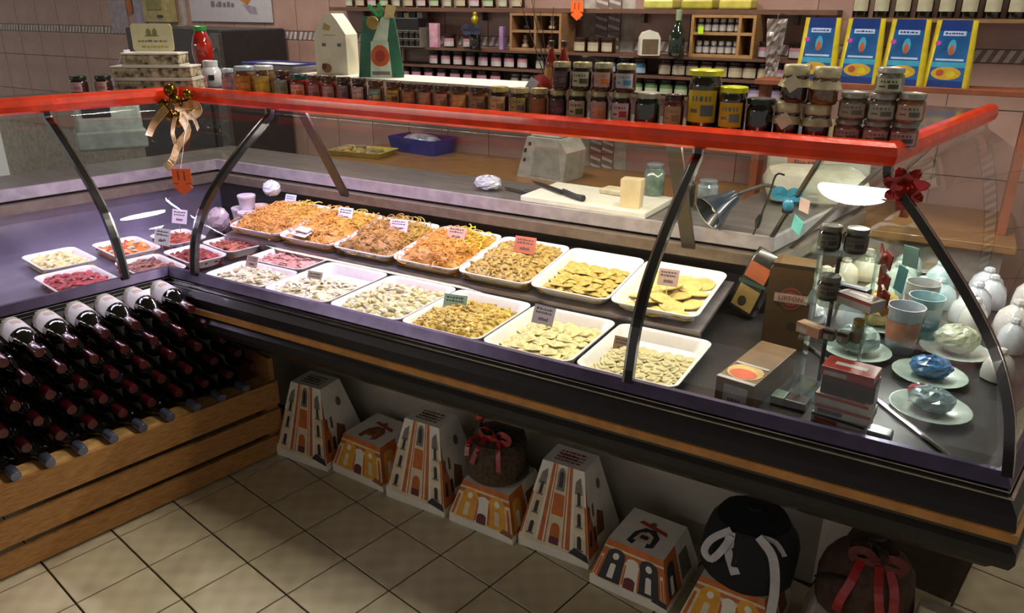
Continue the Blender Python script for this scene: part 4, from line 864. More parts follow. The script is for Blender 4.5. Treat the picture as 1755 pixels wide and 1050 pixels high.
frow('pink', 1.239, [-.70, -.60], y1, 'dark jar with a pink topped label beside the hanging plastic', 'pink jars beside the hanging plastic')
frow('pink', 1.328, [-.785, -.66], y1, 'dark jar with a pink label standing above another by the plastic', 'upper pink jars by the plastic')
frow('pink', 1.328, [-2.42, -2.30], y1, 'dark jar with a pink label next to the dark bottle', 'pink jars on the top board')
# wire rack with small jars
t = thing('wire_rack', 'grey wire rack of tiny spice jars', 'rack', (-2.70, 3.50, 1.328)); b = MB()
t.location = (-2.66, 3.50, 1.328)
for z in (0, .04, .08): b.box((0, 0, z + .003), (.22, .09, .004))
for x in (-.11, .11): b.box((x, 0, .05), (.004, .09, .10))
part('frame', b, M('wire_grey', '#8a8880', .4, .5), t)
sp = MB(); sp.mat(0).lathe([(.014, 0), (.015, .022), (.012, .024)], 10); sp.mat(1).lathe([(.0145, .024), (.0145, .031), (.013, .032)], 10); spm = sp.mesh('spice_jar', [M('spice_glass', '#2e2a28', .2, coat=.6), M('spice_lid', '#a8a29c', .4, .3)], True)
for z in (.0055, .0455):
    for i in range(5): tag(place('spice_jar', spm, None, (-2.74 + .04 * i, 3.49, 1.328 + z)), 'tiny spice jar standing in the wire rack', 'jar', 'spice jars in the wire rack')
# small shelf with dark box, black panel, figurine bottle
t = thing('small_shelf', 'small tan wall shelf above a black box', 'shelf', (-2.74, 3.65, 1.455)); part('board', MB().box((0, 0, 0), (.20, .14, .012)), SHB2, t); part('support', MB().box((0, .05, -.025), (.03, .03, .04)), SHB2, t)
for i, (x, c, h) in enumerate(((-2.80, '#16161a', .06), (-2.755, '#b9b47a', .05), (-2.71, '#1a1a20', .06), (-2.665, '#a8a8b0', .055))): solo('small_packet', ('small black packet on the tan wall shelf', 'small straw coloured packet on the tan wall shelf', 'second small black packet on the tan wall shelf', 'small grey packet on the tan wall shelf')[i], 'packet', MB().box((0, 0, h * .375), (.036, .05, h * .75), .002), M('pk_' + c[1:], c, .4), (x, 3.64, 1.461))
solo('black_box', 'plain black box standing on the wire rack', 'box', MB().box((0, 0, .03), (.17, .07, .06), .004), M('box_black', '#15151a', .4), (-2.65, 3.50, 1.414))
t = thing('ribboned_bottle', 'dark bottle tied with ribbon and a gold topped stopper', 'bottle', (-2.38, 3.50, 1.328))
t.location = (-2.215, 3.47, 1.328)
part('bottle_body', MB().lathe([(.028, 0), (.03, .004), (.03, .06), (.02, .085), (.012, .095), (.012, .12)], 16), M('btl_dark', '#14140f', .1, coat=.8), t, True)
part('stopper', MB().lathe([(.013, .12), (.018, .13), (.02, .145), (.01, .16), (.012, .17), (.006, .178)], 14), M('stopper_gold', '#b8a030', .3, .6), t, True)
part('ribbon', loopbow((0, -.028, .085), .05, .02), M('rb_navy', '#262a44', .4), t)
solo('pink_packet', 'pink striped packet standing on the top wall shelf', 'packet', MB().box((0, 0, .06), (.05, .03, .12), .002), M('pk_pink', '#c07c9c', .5, vs=40, col2='#c8a4b0'), (-2.50, 3.52, 1.328), (0, 0, .1))
solo('lilac_packet', 'slim lilac packet standing by the dark bottle', 'packet', MB().box((0, 0, .055), (.022, .03, .11), .002), M('pk_lilac', '#a07cb0', .5), (-2.09, 3.53, 1.328))
# upper shelf plank with objects whose feet are in view
t = thing('upper_shelf', 'long brown wall shelf above eye level', 'shelf', (-1.9, 3.645, 1.515)); part('board', MB().box((0, 0, 0), (2.75, .145, .02)), SHB, t)
for x in (-1.2, -.4, .5, 1.2): part('bracket', MB().box((x, .045, -.03), (.015, .05, .045)), M('shelf_metal', '#6c6664', .4, .6), t)
for i in range(14): 
    k = ('white', 'cream', 'pink', 'green')[i % 4]; tag(place('preserve_jar', FJ[k], None, (-3.16 + .085 * i, 3.63, 1.5255)), {'white': 'small pale jar standing on the upper shelf', 'cream': 'cream labelled jar standing on the upper shelf', 'pink': 'pink labelled jar standing on the upper shelf', 'green': 'green labelled jar standing on the upper shelf'}[k], 'jar', k + ' jars on the upper shelf')
for i, (x, c, nm) in enumerate(((-1.30, '#c8c460', 'straw'), (-1.12, '#b0a83c', 'olive'), (-.95, '#c8be58', 'yellow'))): solo('pasta_packet', '%s coloured flat packet lying on the upper shelf' % nm, 'packet', MB().box((0, 0, .02), (.14, .12, .04), .008), M('pk_' + c[1:], c, .35), (x, 3.645, 1.5255))
# open pigeonhole cabinet
def cabinet(name, label, x0, x1, y0, y1, z0, z1, xsd, zsd, m):
    t = thing(name, label, 'cabinet', ((x0 + x1) / 2, (y0 + y1) / 2, z0)); W, D, H = x1 - x0, y1 - y0, z1 - z0
    part('back', MB().box((0, D / 2 - .004, H / 2), (W, .008, H)), m, t)
    for x in [-W / 2 + .006] + [W * q - W / 2 for q in xsd] + [W / 2 - .006]: part('upright', MB().box((x, -.004, H / 2), (.012, D - .008, H)), m, t)
    for z in [.006] + [H * q for q in zsd] + [H - .006]: part('shelf', MB().box((0, -.006, z), (W - .024, D - .014, .012)), m, t)
    return t
TAN = M('cabinet_tan', '#9a7450', .5, var=.12, vs=8, stretch=(3, 3, 20))
cabinet('pigeonhole_cabinet', 'tan wooden pigeonhole cabinet behind the twigs', -2.03, -1.745, 3.50, 3.66, 1.328, 1.503, (.5,), (.52,), TAN)
for i, (x, z, c) in enumerate(((-1.97, 1.342, '#b8a890'), (-1.83, 1.342, '#8a5a40'), (-1.96, 1.432, '#2c2c3c'), (-1.82, 1.432, '#c8c0a8'))):
    solo('small_figure', ('pale turned wooden figure in the pigeonhole cabinet', 'brown turned wooden figure in the pigeonhole cabinet', 'dark turned figure in an upper pigeonhole', 'cream turned figure in an upper pigeonhole')[i], 'figure', MB().lathe([(.018, 0), (.02, .008), (.01, .02), (.014, .035), (.008, .045), (.011, .055), (.004, .062)], 12), M('fig_' + c[1:], c, .5), (x, 3.555, z), smooth=True)
t = thing('twig_vase', 'bundle of thin bare twigs standing in a dark green jar', 'twigs', (-1.93, 3.42, 1.151)); t.location = (-1.80, 3.49, 1.1515)
part('vase', MB().lathe([(.03, 0), (.036, .01), (.036, .06), (.03, .075), (.024, .07), (.024, .02)], 16), M('vase_green', '#22302a', .3), t, True)
for i, (a, b_) in enumerate(((-.16, .40), (-.10, .42), (-.05, .36), (.02, .38))): part('twig', MB().tube([(a * .05, 0, .02), (a * .5, -.005, .2), (a, -.01, b_)], [.003, .0025, .0015], 5), M('twig_dark', '#241c18', .8), t)
# red bottles with a red bow
for i, (u, lab) in enumerate(((945, 'slim red oil bottle behind the stacked jars, bow at its foot'), (966, 'slim red oil bottle with a peach label behind the stacked jars'))):
    p = AY(u, 108, 2.36); t = thing('oil_bottle', lab, 'bottle', (p.x, p.y, ZS), 0); t.location.y = 2.20; t.location.x = AY(u, 108, 2.20).x
    part('bottle_body', MB().lathe([(.016, 0), (.019, .004), (.019, .135), (.017, .15), (.009, .17), (.007, .19)], 16), M('oil_red', '#7a2014', .12, coat=.8, var=.2), t, True); part('cap', MB().lathe([(.0085, .19), (.0085, .205), (.006, .207)], 12), M('cap_dark', '#2a1612', .4), t, True)
    b = MB(); b.sheet(lambda u_, v: (.0195 * math.cos(-math.pi / 2 - .4 + (u_ - .5) * 2), .0195 * math.sin(-math.pi / 2 - .4 + (u_ - .5) * 2), .07 + .06 * v), 6, 1); part('label', b, M('lab_peach' if i else 'lab_gold', '#b88a68' if i else '#a07a3c', .6), t)
p = AY(942, 122, 2.13)
t = thing('red_bow', 'crumpled red ribbon bow lying behind the jars', 'decoration', (p.x, 2.135, ZS), 0); part('bow', loopbow((0, 0, .075), .045, .03), M('bow_red', '#c02818', .35, coat=.3), t); part('knot_box', MB().box((0, 0, .035), (.06, .05, .07), .004), M('bowbox_dark', '#1c1a1a', .5), t)
solo('note_slip', 'small white paper slip leaning behind the gold lidded jars', 'paper', MB().box((0, 0, .02), (.03, .0015, .04)), M('slip_white', '#c4c8d4', .6), (AY(908, 140, 2.1).x, 2.09, 1.299), (-.2, .5, 0))
bpy.data.objects['note_slip'].location.z = ZS + .065
# orange arrow sign hanging from the upper shelf
t = arrow_tag('bright orange arrow sign hanging below the upper shelf', AY(989, 14, 3.55), .066, 0., M('tag_orange_b', '#ff6a20', .5, var=.03)); part('thread', MB().tube([(0, .001, .03), (0, .02, .06)], .0008, 4), CHROME, t)
solo('hanging_light', 'small white spotlight under the upper shelf', 'lamp', MB().lathe([(.02, 0), (.016, .02), (.008, .03)], 12), M('spot_white', '#d8d4cc', .4), (AY(973, 8, 3.50).x, 3.62, 1.475), smooth=True)
# white arch topped carton
t = thing('arch_carton', 'small white carton with an arched open front on the top wall shelf', 'box', (AY(1113, 70, 3.5).x, 3.5, 1.328), .5)
b = MB(); pr_ = [(-.045, 0), (.045, 0), (.045, .075), (.032, .098), (0, .108), (-.032, .098), (-.045, .075)]; b.loops([[(x, y, z) for x, z in pr_] for y in (-.035, .035)]); part('carton', b, M('carton_bright', '#d8d4c8', .4, var=.03), t)
b = MB(); f = Face(b, (-.045, -.035, 0), (.045, -.035, 0), (.045, -.035, .1), (-.045, -.035, .1)); f.rect(.1, .05, .9, .7, 0); part('front_print', b, M('pr_taupe', '#6a5a40', .5), t)
# green wine bottle and a cabinet of bottles
t = thing('green_bottle', 'tall dark green bottle with a pale neck label beside the bottle cabinet', 'bottle', (-1.158, 3.47, 1.328), 0)
part('bottle_body', MB().lathe([(.034, 0), (.036, .005), (.036, .085), (.026, .115), (.013, .14), (.012, .19)], 16), M('btl_green', '#15251a', .1, coat=.8), t, True); part('cap', MB().lathe([(.013, .15), (.0135, .192), (.01, .195)], 12), M('cap_pale', '#8a9a78', .5), t, True)
cabinet('bottle_cabinet', 'wooden wall cabinet holding white capped bottles', -1.11, -.83, 3.50, 3.66, 1.328, 1.503, (.76,), (.56,), M('cabinet_honey', '#a88050', .5, var=.12, vs=8, stretch=(3, 3, 20)))
sb = MB(); sb.mat(0).lathe([(.014, 0), (.015, .003), (.015, .035), (.012, .04)], 12); sb.mat(1).lathe([(.0155, .006), (.0155, .03)], 12, cap=False); sb.mat(2).lathe([(.0125, .04), (.0125, .055), (.01, .056)], 10); sbm = sb.mesh('small_bottle', [M('sb_glass', '#4a4650', .2, coat=.5), M('sb_label', '#b4b0ac', .6), M('sb_cap', '#c8c4c0', .4)], True)
for i in range(6): tag(place('small_bottle', sbm, None, (-1.078 + .033 * i, 3.54, 1.3405)), 'small white capped bottle in the lower cabinet bay', 'bottle', 'bottles in the lower cabinet bay')
for i in range(6): tag(place('small_bottle', sbm, None, (-1.078 + .033 * i, 3.54, 1.4325)), 'small white capped bottle in the upper cabinet bay', 'bottle', 'bottles in the upper cabinet bay')
# hanging plastic sleeve
q = random.Random(4); b = MB(); b.sheet(lambda u, v: ((u - .5) * .07 * (.6 + .6 * v), q.uniform(-.008, .008), -.24 * (1 - v)), 6, 14)
t = thing('plastic_sleeve', 'crumpled clear plastic sleeve hanging beside the pasta bags', 'bag', (-.735, 3.46, 1.49)); part('sleeve', b, M('film_dull', '#8a807c', .25, coat=.5, var=.2), t); part('hook', MB().tube([(0, .0, -.004), (0, .0, .012), (0, .02, .02), (0, .125, .018)], .002, 5), CHROME, t)
b = MB().loops([[(x, o, z) for x, z in ((-.012, 0), (.012, 0), (.012, .03), (-.012, .03))] for o in (0, .001)]); solo('neon_tag', 'bright yellow green tag on the bottle cabinet front', 'tag', b, M('neon_green', '#b4e020', .5, var=.03), (-1.06, 3.484, 1.425))
# pasta bags on a free standing rack behind the top shelf
PY_ = 3.30; t = thing('pasta_rack', 'brown rack carrying the blue and yellow pasta bags', 'rack', (-.26, PY_ + .03, 0)); bz = AY(1480, 144, PY_ - .05).z
part('shelf', MB().box((.0, 0, bz - .01), (.98, .17, .02), .002), M('rack_brown', '#8a4c30', .5), t)
for x in (-.46, .46): part('upright', MB().box((x, .0, (bz - .02 + .7505) / 2), (.03, .10, bz - .02 - .7505)), M('rack_brown', '#8a4c30', .5), t)
PB = M('pasta_blue', '#155a9c', .22, coat=.6, var=.25, vs=10); PBD = M('pasta_navy', '#123074', .25, coat=.5); PYW = M('pasta_yellow', '#c8b41e', .3, coat=.4); PCY = M('pasta_cyan', '#3a96b8', .3); PW = M('pasta_print_white', '#a8bcd8', .4); PFD = M('pasta_food', '#c09a30', .4); PFR = M('pasta_red', '#a8502c', .4); PPK = M('pasta_magenta', '#b0409c', .4)
for i, (u, lab) in enumerate(((1397, 'blue and yellow pasta bag beside the hanging plastic sleeve'), (1470, 'blue and yellow pasta bag standing between two others'), (1545, 'blue and yellow pasta bag behind the clear lettered jar'), (1622, 'blue and yellow pasta bag at the open end of the rack'))):
    p = AY(u, 135, PY_); t = thing('pasta_bag', lab, 'pasta bag', (p.x, PY_, bz), -.12); W, H = .156, AY(u, 30 + (u - 1397) * .02, PY_).z - bz
    def sec(z): 
        k = z / H; th = .052 * (1 - k) + .006; ww = W * (1 - .16 * k); return [(x * ww / W, y * th / .05, z) for x, y in rrect(W, .05, .018, 3)]
    b = MB(); b.loops([sec(H * k) for k in (0, .06, .3, .6, .85, 1)]); part('bag_body', b, PYW, t, True)
    b = MB(); f = Face(b, (-W * .37, -.0292, 0), (W * .37, -.0292, 0), (W * .31, -.0034, H), (-W * .31, -.0034, H), .0006)
    f.off = .0008; f.rect(0, 0, 1, 1, 0, 1); f.rect(0, .84, 1, 1, 1, 1.4); f.rect(0, 0, 1, .10, 1, 1.4)
    f.rect(.14, .77, .86, .84, 4, 2); f.scrawl(.2, .782, .8, .828, 1, 2.5, 1, 3 + i); f.ell(.5, .60, .13, .12, 2, 2); f.ell(.5, .56, .08, .08, 6, 2.5); f.ell(.05, .66, .09, .035, 7, 2); f.rect(.08, .40, .92, .43, 4, 2); f.rect(0, .30, 1, .38, 2, 1.5)
    f.ell(.48, .21, .44, .10, 5, 2); f.ell(.3, .22, .12, .05, 6, 2.5); f.ell(.62, .2, .14, .05, 3, 2.5)
    part('print', b, [PB, PBD, PCY, PYW, PW, PFD, PFR, PPK], t)
# wine shelf high on the right
t = thing('wine_shelf', 'narrow wall shelf with white labelled wine bottles above the pasta bags', 'shelf', (-.02, 3.62, 1.49)); part('board', MB().box((0, 0, 0), (.95, .16, .014)), SHB2, t)
wbm = MB(); wbm.mat(0).lathe([(.03, 0), (.031, .004), (.031, .18), (.012, .22), (.012, .27)], 14); wbm.mat(1).sheet(lambda u, v: (.0315 * math.cos(-math.pi / 2 + (u - .5) * 2), .0315 * math.sin(-math.pi / 2 + (u - .5) * 2), .025 + .05 * v), 6, 1); wme = wbm.mesh('shelf_wine', [WG, M('wlab', '#b8b498', .6)], True)
for i in range(12): tag(place('wine_bottle', wme, None, (-.44 + .077 * i, 3.60, 1.497)), 'dark wine bottle with a white label on the wall shelf', 'bottle', 'wine bottles on the wall shelf')
# left part of the back wall: poster, cream box, notes, dark machine
t = thing('dark_machine', 'dark grey catering machine with a steel post against the back wall', 'machine', (-4.2, 3.45, 0))
part('body', MB().box((0, 0, .70), (.86, .5, 1.40), .01), DKG, t); part('side_post', MB().box((.40, -.26, .70), (.07, .03, 1.36), .004), M('post_steel', '#6c6864', .35, .6), t); part('door', MB().box((-.05, -.256, .9), (.66, .012, .8), .004), M('machine_door', '#383438', .35), t)
part('handle', MB().tube([(.40, -.28, 1.20), (.40, -.295, 1.22), (.40, -.295, 1.28), (.40, -.28, 1.30)], .006, 6), BLACK, t)
t = thing('wall_poster', 'white poster with a red and orange picture above the dark machine', 'poster', (-4.25, WY - .012, 1.66)); b = MB().box((0, 0, 0), (.76, .008, .46), .002); part('sheet', b, M('poster_white', '#b4b0b8', .6, var=.03), t)
b = MB(); f = Face(b, (-.38, -.004, -.23), (.38, -.004, -.23), (.38, -.004, .23), (-.38, -.004, .23), .0008); f.scrawl(.28, .16, .58, .30, 0, 1, 1, 2); f.poly([(.28, .36), (.33, .48), (.37, .40), (.41, .52), (.44, .36)], 0, 1); f.poly([(.60, .62), (.63, .30), (.72, .22), (.78, .3), (.76, .62)], 1, 1); f.ell(.69, .42, .05, .1, 2, 2); f.poly([(.66, .24), (.74, .12), (.84, .10), (.82, .2)], 3, 1)
part('print', b, [M('pr_mauve', '#7a7078', .6), M('pr_or', '#b87830', .5), M('pr_rd', '#b03040', .5), M('pr_lil', '#9a90a4', .5)], t)
t = thing('fuse_box', 'cream electrical box with a black switch on the wall', 'electrical box', (-4.90, WY - .05, 1.56)); part('case', MB().box((0, 0, 0), (.24, .09, .28), .006), M('box_cream', '#a89c6c', .5), t); part('cover', MB().box((.01, -.047, .02), (.15, .006, .16), .002), M('box_olive', '#8a8450', .5), t); part('switch', MB().box((.06, -.048, -.10), (.05, .012, .014), .003), BLACK, t)
t = thing('conduit', 'white plastic conduit beside the poster', 'conduit', (-4.70, WY - .018, 1.40)); part('pipe', MB().box((0, 0, .15), (.035, .03, .3), .006), M('conduit_white', '#a8a29c', .5), t); part('junction', MB().box((-.01, -.005, -.035), (.09, .05, .07), .006), M('conduit_white', '#a8a29c', .5), t)
for i, (x, z, w_, h_, c, lab) in enumerate(((-5.42, 1.45, .20, .22, '#a49ca4', 'round cornered white notice pinned on the brown wall'), (-5.17, 1.49, .12, .22, '#a8a0b8', 'lilac paper strip pinned on the brown wall'), (-5.27, 1.56, .05, .18, '#b86a38', 'orange paper strip pinned between two notices'))):
    solo('wall_notice', lab, 'notice', MB().loops([[(x_, o, z_) for x_, z_ in rrect(w_, h_, .02, 3)] for o in (0, .004)]), M('ntc_' + c[1:], c, .6), (x, WY - .008 - .0045 * i, z))
# scale on the left counter worktop
p = AZ(205, 252, .8865)
t = thing('weighing_scale', 'pale green weighing scale with a dark screen on the left worktop', 'scale', (p.x - .05, p.y, .8865), math.radians(60))
part('base', MB().box((0, 0, .045), (.30, .24, .09), .012), M('scale_grey', '#8a9488', .4), t); part('head', MB().loops([[(x, y, z) for x, y in rrect(.28, d, .015, 3)] for d, z in ((.20, .0905), (.20, .14), (.14, .22))]), M('scale_mint', '#9aa89c', .4), t); part('screen', MB().box((-.05, -.094, .175), (.12, .01, .05), .002), M('scale_screen', '#1c1c30', .2), t, rot=(0, 0, 0))
# ============================================================ inside the right end of the case
ZD = .6487
KRAFT = M('tea_brown', '#5c4426', .45, var=.12, vs=8); TRED = M('logo_red', '#9c443c', .5); TW = M('logo_band', '#c8b09c', .5)
t = thing('tea_box', 'upright brown tea carton with a red round logo', 'box', (-.318, 2.115, ZD), .08)
b = MB(); pr_ = [(-.063, 0), (.063, 0), (.063, .222), (.052, .235), (-.04, .240), (-.055, .232), (-.063, .218)]; b.loops([[(x, y, z) for x, z in pr_] for y in (-.045, .045)]); part('carton', b, KRAFT, t)
b = MB(); f = Face(b, (-.063, -.045, 0), (.063, -.045, 0), (.063, -.045, .24), (-.063, -.045, .24)); f.ell(.5, .60, .24, .135, 0, 1, 20); f.ell(.5, .60, .20, .11, 3, 1.5, 20); f.ell(.5, .60, .17, .09, 0, 2, 20); f.rect(.16, .55, .84, .655, 1, 2.5); f.ell(.58, .27, .1, .05, 2); f.rect(.0, .97, 1, 1, 2); part('print', b, [TRED, TW, M('tea_dark', '#3a3020', .5), KRAFT], t)  # dark brown oval and top band are part of the print
def text(label_parent, s, size, loc, rot, m, name='lettering', align='CENTER'):
    c = bpy.data.curves.new(name, 'FONT'); c.body = s; c.size = size; c.align_x = align; c.align_y = 'CENTER'; c.extrude = .0003
    o = bpy.data.objects.new(name + '_tmp', c); COL.objects.link(o); dg = bpy.context.evaluated_depsgraph_get(); me = bpy.data.meshes.new_from_object(o.evaluated_get(dg)); bpy.data.objects.remove(o); me.name = name; me.materials.clear(); me.materials.append(m)
    return place(name, me, label_parent, loc, rot)
text(t, 'LIPTON', .019, (0, -.0474, .144), (math.pi / 2, 0, 0), TRED)
t = thing('tea_box', 'brown tea carton lying flat with an orange picture and barcode', 'box', (-.325, 1.785, ZD), -.16)
part('carton', MB().box((0, 0, .034), (.092, .27, .068), .001), M('carton_taupe', '#6c5238', .45), t)
b = MB(); f = Face(b, (-.046, -.135, .0685), (.046, -.135, .0685), (.046, .135, .0685), (-.046, .135, .0685)); f.rect(0, 0, 1, .05, 2); f.ell(.5, .22, .46, .17, 0); f.ell(.5, .17, .36, .10, 1, 2); f.rect(.05, .36, .95, .40, 2, 2)
f2 = Face(b, (-.046, -.1355, 0), (.046, -.1355, 0), (.046, -.1355, .068), (-.046, -.1355, .068)); f2.rect(.22, .02, .86, .82, 2)
for i in range(7): f2.rect(.36 + .05 * i, .06, .36 + .05 * i + (.02 if i % 2 else .03), .34, 3, 2)
part('print', b, [M('tea_straw', '#c0a060', .5), M('tea_orange', '#c4522c', .45), M('tea_white', '#a8a0a0', .5), M('bar_ink', '#3a3434', .6)], t)
t = thing('coffee_pack', 'black and tan foil coffee pack with an orange top, leaning', 'packet', (-.475, 2.245, ZD + .0245), -.25, rot=(-.12, .30, -.25))
b = MB().loops([[(x * sx, y * sy, z) for x, y in rrect(.085, .055, .012, 3)] for z, sx, sy in ((0, 1, 1), (.13, 1, 1), (.17, .98, .8), (.195, .95, .2))]); part('pack', b, M('foil_black', '#242220', .25, coat=.5, var=.2, vs=12), t, True)
b = MB(); f = Face(b, (-.0425, -.0277, 0), (.0425, -.0277, 0), (.0425, -.0277, .16), (-.0425, -.0277, .16), .0008); f.rect(.12, .05, .92, .5, 0); f.rect(.1, .66, .9, .98, 1); f.poly([(.0, .5), (1, .6), (1, .66), (0, .58)], 2); f.ell(.45, .2, .16, .1, 3, 2); part('print', b, [M('cf_tan', '#8a7040', .5), M('cf_orange', '#a0522c', .5), M('cf_green', '#2c4438', .5), M('cf_dark', '#2a2418', .5)], t)
# clear acrylic stand
ACR = glassmat('acrylic', '#dfe6e4', .03, alpha=.05)
SX, SY = -.172, 1.835
t = thing('acrylic_stand', 'clear tiered acrylic stand for sweets inside the case', 'stand', (SX, SY, ZD))
part('base', MB().box((.0, -.0, .003), (.15, .14, .006), .001), ACR, t)
for x in (-.062, .062): part('upright', MB().box((x, .05, .175), (.006, .05, .345)), ACR, t)
part('tier', MB().box((.0, .0, .152), (.14, .11, .005)), ACR, t); part('tier', MB().box((.0, .01, .237), (.14, .10, .005)), ACR, t); part('tier', MB().box((-.005, .035, .350), (.15, .09, .005)), ACR, t)
part('pole', MB().tube([(-.02, .055, .007), (-.02, .055, .348)], .005, 8), M('pole_dark', '#2c2a34', .3), t)
JARD = dict(group='dark spread jars on the acrylic stand')
for i, (x, y, z, lab) in enumerate(((SX - .045, SY + .035, ZD + .3530, 'dark spread jar with a silver lid on the top tier, tag side'), (SX + .012, SY + .037, ZD + .3530, 'dark spread jar with a silver lid on the top tier, ribbon side'), (SX - .028, SY + .01, ZD + .2400, 'dark spread jar with a silver lid on the middle tier'))):
    jar(lab, Vector((x, y, z)), .0265, .058, '#6a665c', '#1a1714', '#5c5850', '#2a2824', 'dark spread jars on the acrylic stand')
SRED = M('sweet_red', '#a03028', .35, coat=.3); SWH = M('sweet_white', '#b4aca6', .4); SDK = M('sweet_dark', '#2a1614', .35, coat=.3); SBL = M('sweet_navy', '#262848', .4)
def sweet(label, x, y, z, d, rz, cols, tilt=0.):
    t = thing('chocolate_box', label, 'box', (x, y, z), rz, None, (tilt, 0, rz) if tilt else None); w_, dp, h_ = d
    part('carton', MB().box((0, 0, h_ / 2), d, .001), cols[0], t)
    b = MB(); f = Face(b, (-w_ / 2, -dp / 2, 0), (w_ / 2, -dp / 2, 0), (w_ / 2, -dp / 2, h_), (-w_ / 2, -dp / 2, h_), .0005); f.rect(.0, .68, 1, 1, 0); f.rect(.06, .15, .5, .6, 1, 1)
    g = Face(b, (-w_ / 2, -dp / 2, h_), (w_ / 2, -dp / 2, h_), (w_ / 2, dp / 2, h_), (-w_ / 2, dp / 2, h_), .0005); g.rect(.1, .1, .9, .9, 0); g.rect(.2, .35, .8, .6, 1, 2)
    part('print', b, [cols[1], cols[2]], t)
bx, by = -.112, 1.712; zb = ZD + .0003
for i, (lab, d, rz, cols) in enumerate((('purple and white chocolate box at the bottom of the stack', (.115, .075, .022), -.16, (SWH, SBL, SRED)), ('white and red chocolate box with a navy edge in the stack', (.118, .075, .024), -.10, (SWH, SRED, SBL)), ('white chocolate box with a red top in the stack', (.115, .075, .024), -.14, (SWH, SRED, SWH)), ('dark brown chocolate box under the red one', (.112, .07, .040), -.05, (SDK, M('sweet_brown', '#44221a', .4), SDK)), ('flat red chocolate box on top of the stack', (.112, .07, .022), -.12, (SRED, M('sweet_red2', '#8c241e', .4), SWH)))):
    sweet(lab, bx + .004 * (i % 2), by + (0 if i < 3 else .008), zb, d, rz, cols); zb += d[2] + .0008
sweet('long white and red biscuit box on the middle tier', SX + .045, SY - .005, ZD + .240, (.095, .05, .026), -.55, (SWH, SRED, SWH))
sweet('dark striped biscuit box behind the white and red one', SX + .02, SY + .045, ZD + .240, (.08, .03, .03), -.3, (M('sweet_steel', '#5c6070', .4), SBL, SWH))
sweet('peach coloured sweet box on the lower tier', SX - .048, SY - .02, ZD + .155, (.062, .03, .026), -.45, (M('sweet_peach', '#b8806c', .45), M('sweet_tan', '#b08a60', .45), SWH))
for i in range(2): sweet(('small grey cube box on the lower tier, next to the peach box', 'small grey cube box on the lower tier, next to the corked bottle')[i], SX - .004 + .030 * i, SY - .03, ZD + .155, (.024, .024, .026), -.2, (M('sweet_grey', '#77746c', .5), SDK, SWH))
t = thing('corked_bottle', 'tiny glass bottle with a yellow cap on the lower tier', 'bottle', (SX + .052, SY - .015, ZD + .155)); part('bottle_body', MB().lathe([(.012, 0), (.014, .004), (.014, .038), (.01, .044)], 12), M('tiny_glass', '#7c7c60', .15, coat=.6), t, True); part('cap', MB().lathe([(.0125, .044), (.0125, .056), (.01, .058)], 12), M('cap_mustard', '#a8902c', .4), t, True)
solo('glass_cube', 'small pale blue glass block on the deck by the lip', 'ornament', MB().box((0, 0, .02), (.05, .035, .04), .004), M('glass_blue', '#8a9aa4', .12, coat=.7), (-.03, 1.64, ZD), (0, 0, -.1))
t = thing('lighter_case', 'small dark case with a pale green end beside the lying tea carton', 'case', (-.235, 1.735, ZD), -.1); part('case', MB().box((.02, 0, .011), (.05, .045, .022), .003), SDK, t); part('end', MB().box((-.0215, 0, .011), (.032, .045, .022), .003), M('case_green', '#5c7468', .4), t)
# tags and bows on the divider
TQ = M('tag_turquoise', '#5fb0ac', .5, var=.08); 
def dcard(label, u, v, w, h, m, rz, rot=0.):
    p0 = None
    d = ray(u, v); n = mn; k = (R0 - CAM).dot(n) / d.dot(n); p = CAM + d * k - n * .006
    t = thing('tag_card', label, 'tag', p); R = Matrix.Rotation(math.atan2(-KM, 1) * 0 + math.atan2(1, -KM) - math.pi, 4, 'Z') @ Matrix.Rotation(rot, 4, 'Y'); t.rotation_euler = R.to_euler()
    b = MB().loops([[(x, o, z) for x, z in ((-w / 2, -h / 2), (w / 2, -h / 2), (w / 2, h / 2), (-w / 2, h / 2))] for o in (-.0008, .0008)]); part('card', b, m, t)
    for sg in (-1, 1):
        b = MB(); f = Face(b, (-sg * w / 2, sg * .001, -h / 2), (sg * w / 2, sg * .001, -h / 2), (sg * w / 2, sg * .001, h / 2), (-sg * w / 2, sg * .001, h / 2), .0003); f.scrawl(.15, .4, .85, .85, 0, 1, 2, int(u)); part('print', b, M('pr_slate', '#5a7478', .6), t)
dcard('turquoise tag card leaning on the divider by the two dark jars', 1370, 386, .052, .042, TQ, 0, .25)
dcard('pale pink tag card on the divider above the turquoise one', 1382, 352, .05, .036, M('tag_palepink', '#b49a94', .6), 0, .0)
dcard('turquoise tag card behind the red paper bows', 1548, 478, .032, .06, M('tag_aqua', '#6cc0c4', .5), 0, .1)
dcard('sea green tag card beside the red paper bows', 1565, 440, .05, .045, M('tag_sea', '#7aa8a0', .5), 0, -.1)
def dpoint(u, v, off=-.012):
    d = ray(u, v); k = (R0 - CAM).dot(mn) / d.dot(mn); return CAM + d * k + mn * off
BOWR = M('bow_paper_red', '#a8301c', .45, var=.15)
for i, (u, v, s_, lab) in enumerate(((1527, 440, .030, 'red paper bow stuck highest on the divider'), (1524, 477, .026, 'red paper bow stuck between two others on the divider'), (1522, 505, .028, 'red paper bow stuck lowest on the divider'))):
    t = thing('paper_bow', lab, 'bow', dpoint(u, v)); dv_ = Vector((-KM, 1, 0)).normalized(); b = MB()
    P_ = [(-1, .9), (-.3, .25), (.1, .55), (1, .3), (.85, -.9), (.1, -.5), (-.9, -.85)]
    b.loops([[(-dv_ * x * s_ * .8 + Vector((0, 0, z * s_))) + mn * o for x, z in P_] for o in (-.002, .002)]); part('wings', b, BOWR, t); part('knot', MB().ball((0, 0, 0), s_ * .28, 10, 6), BOWR, t, True)
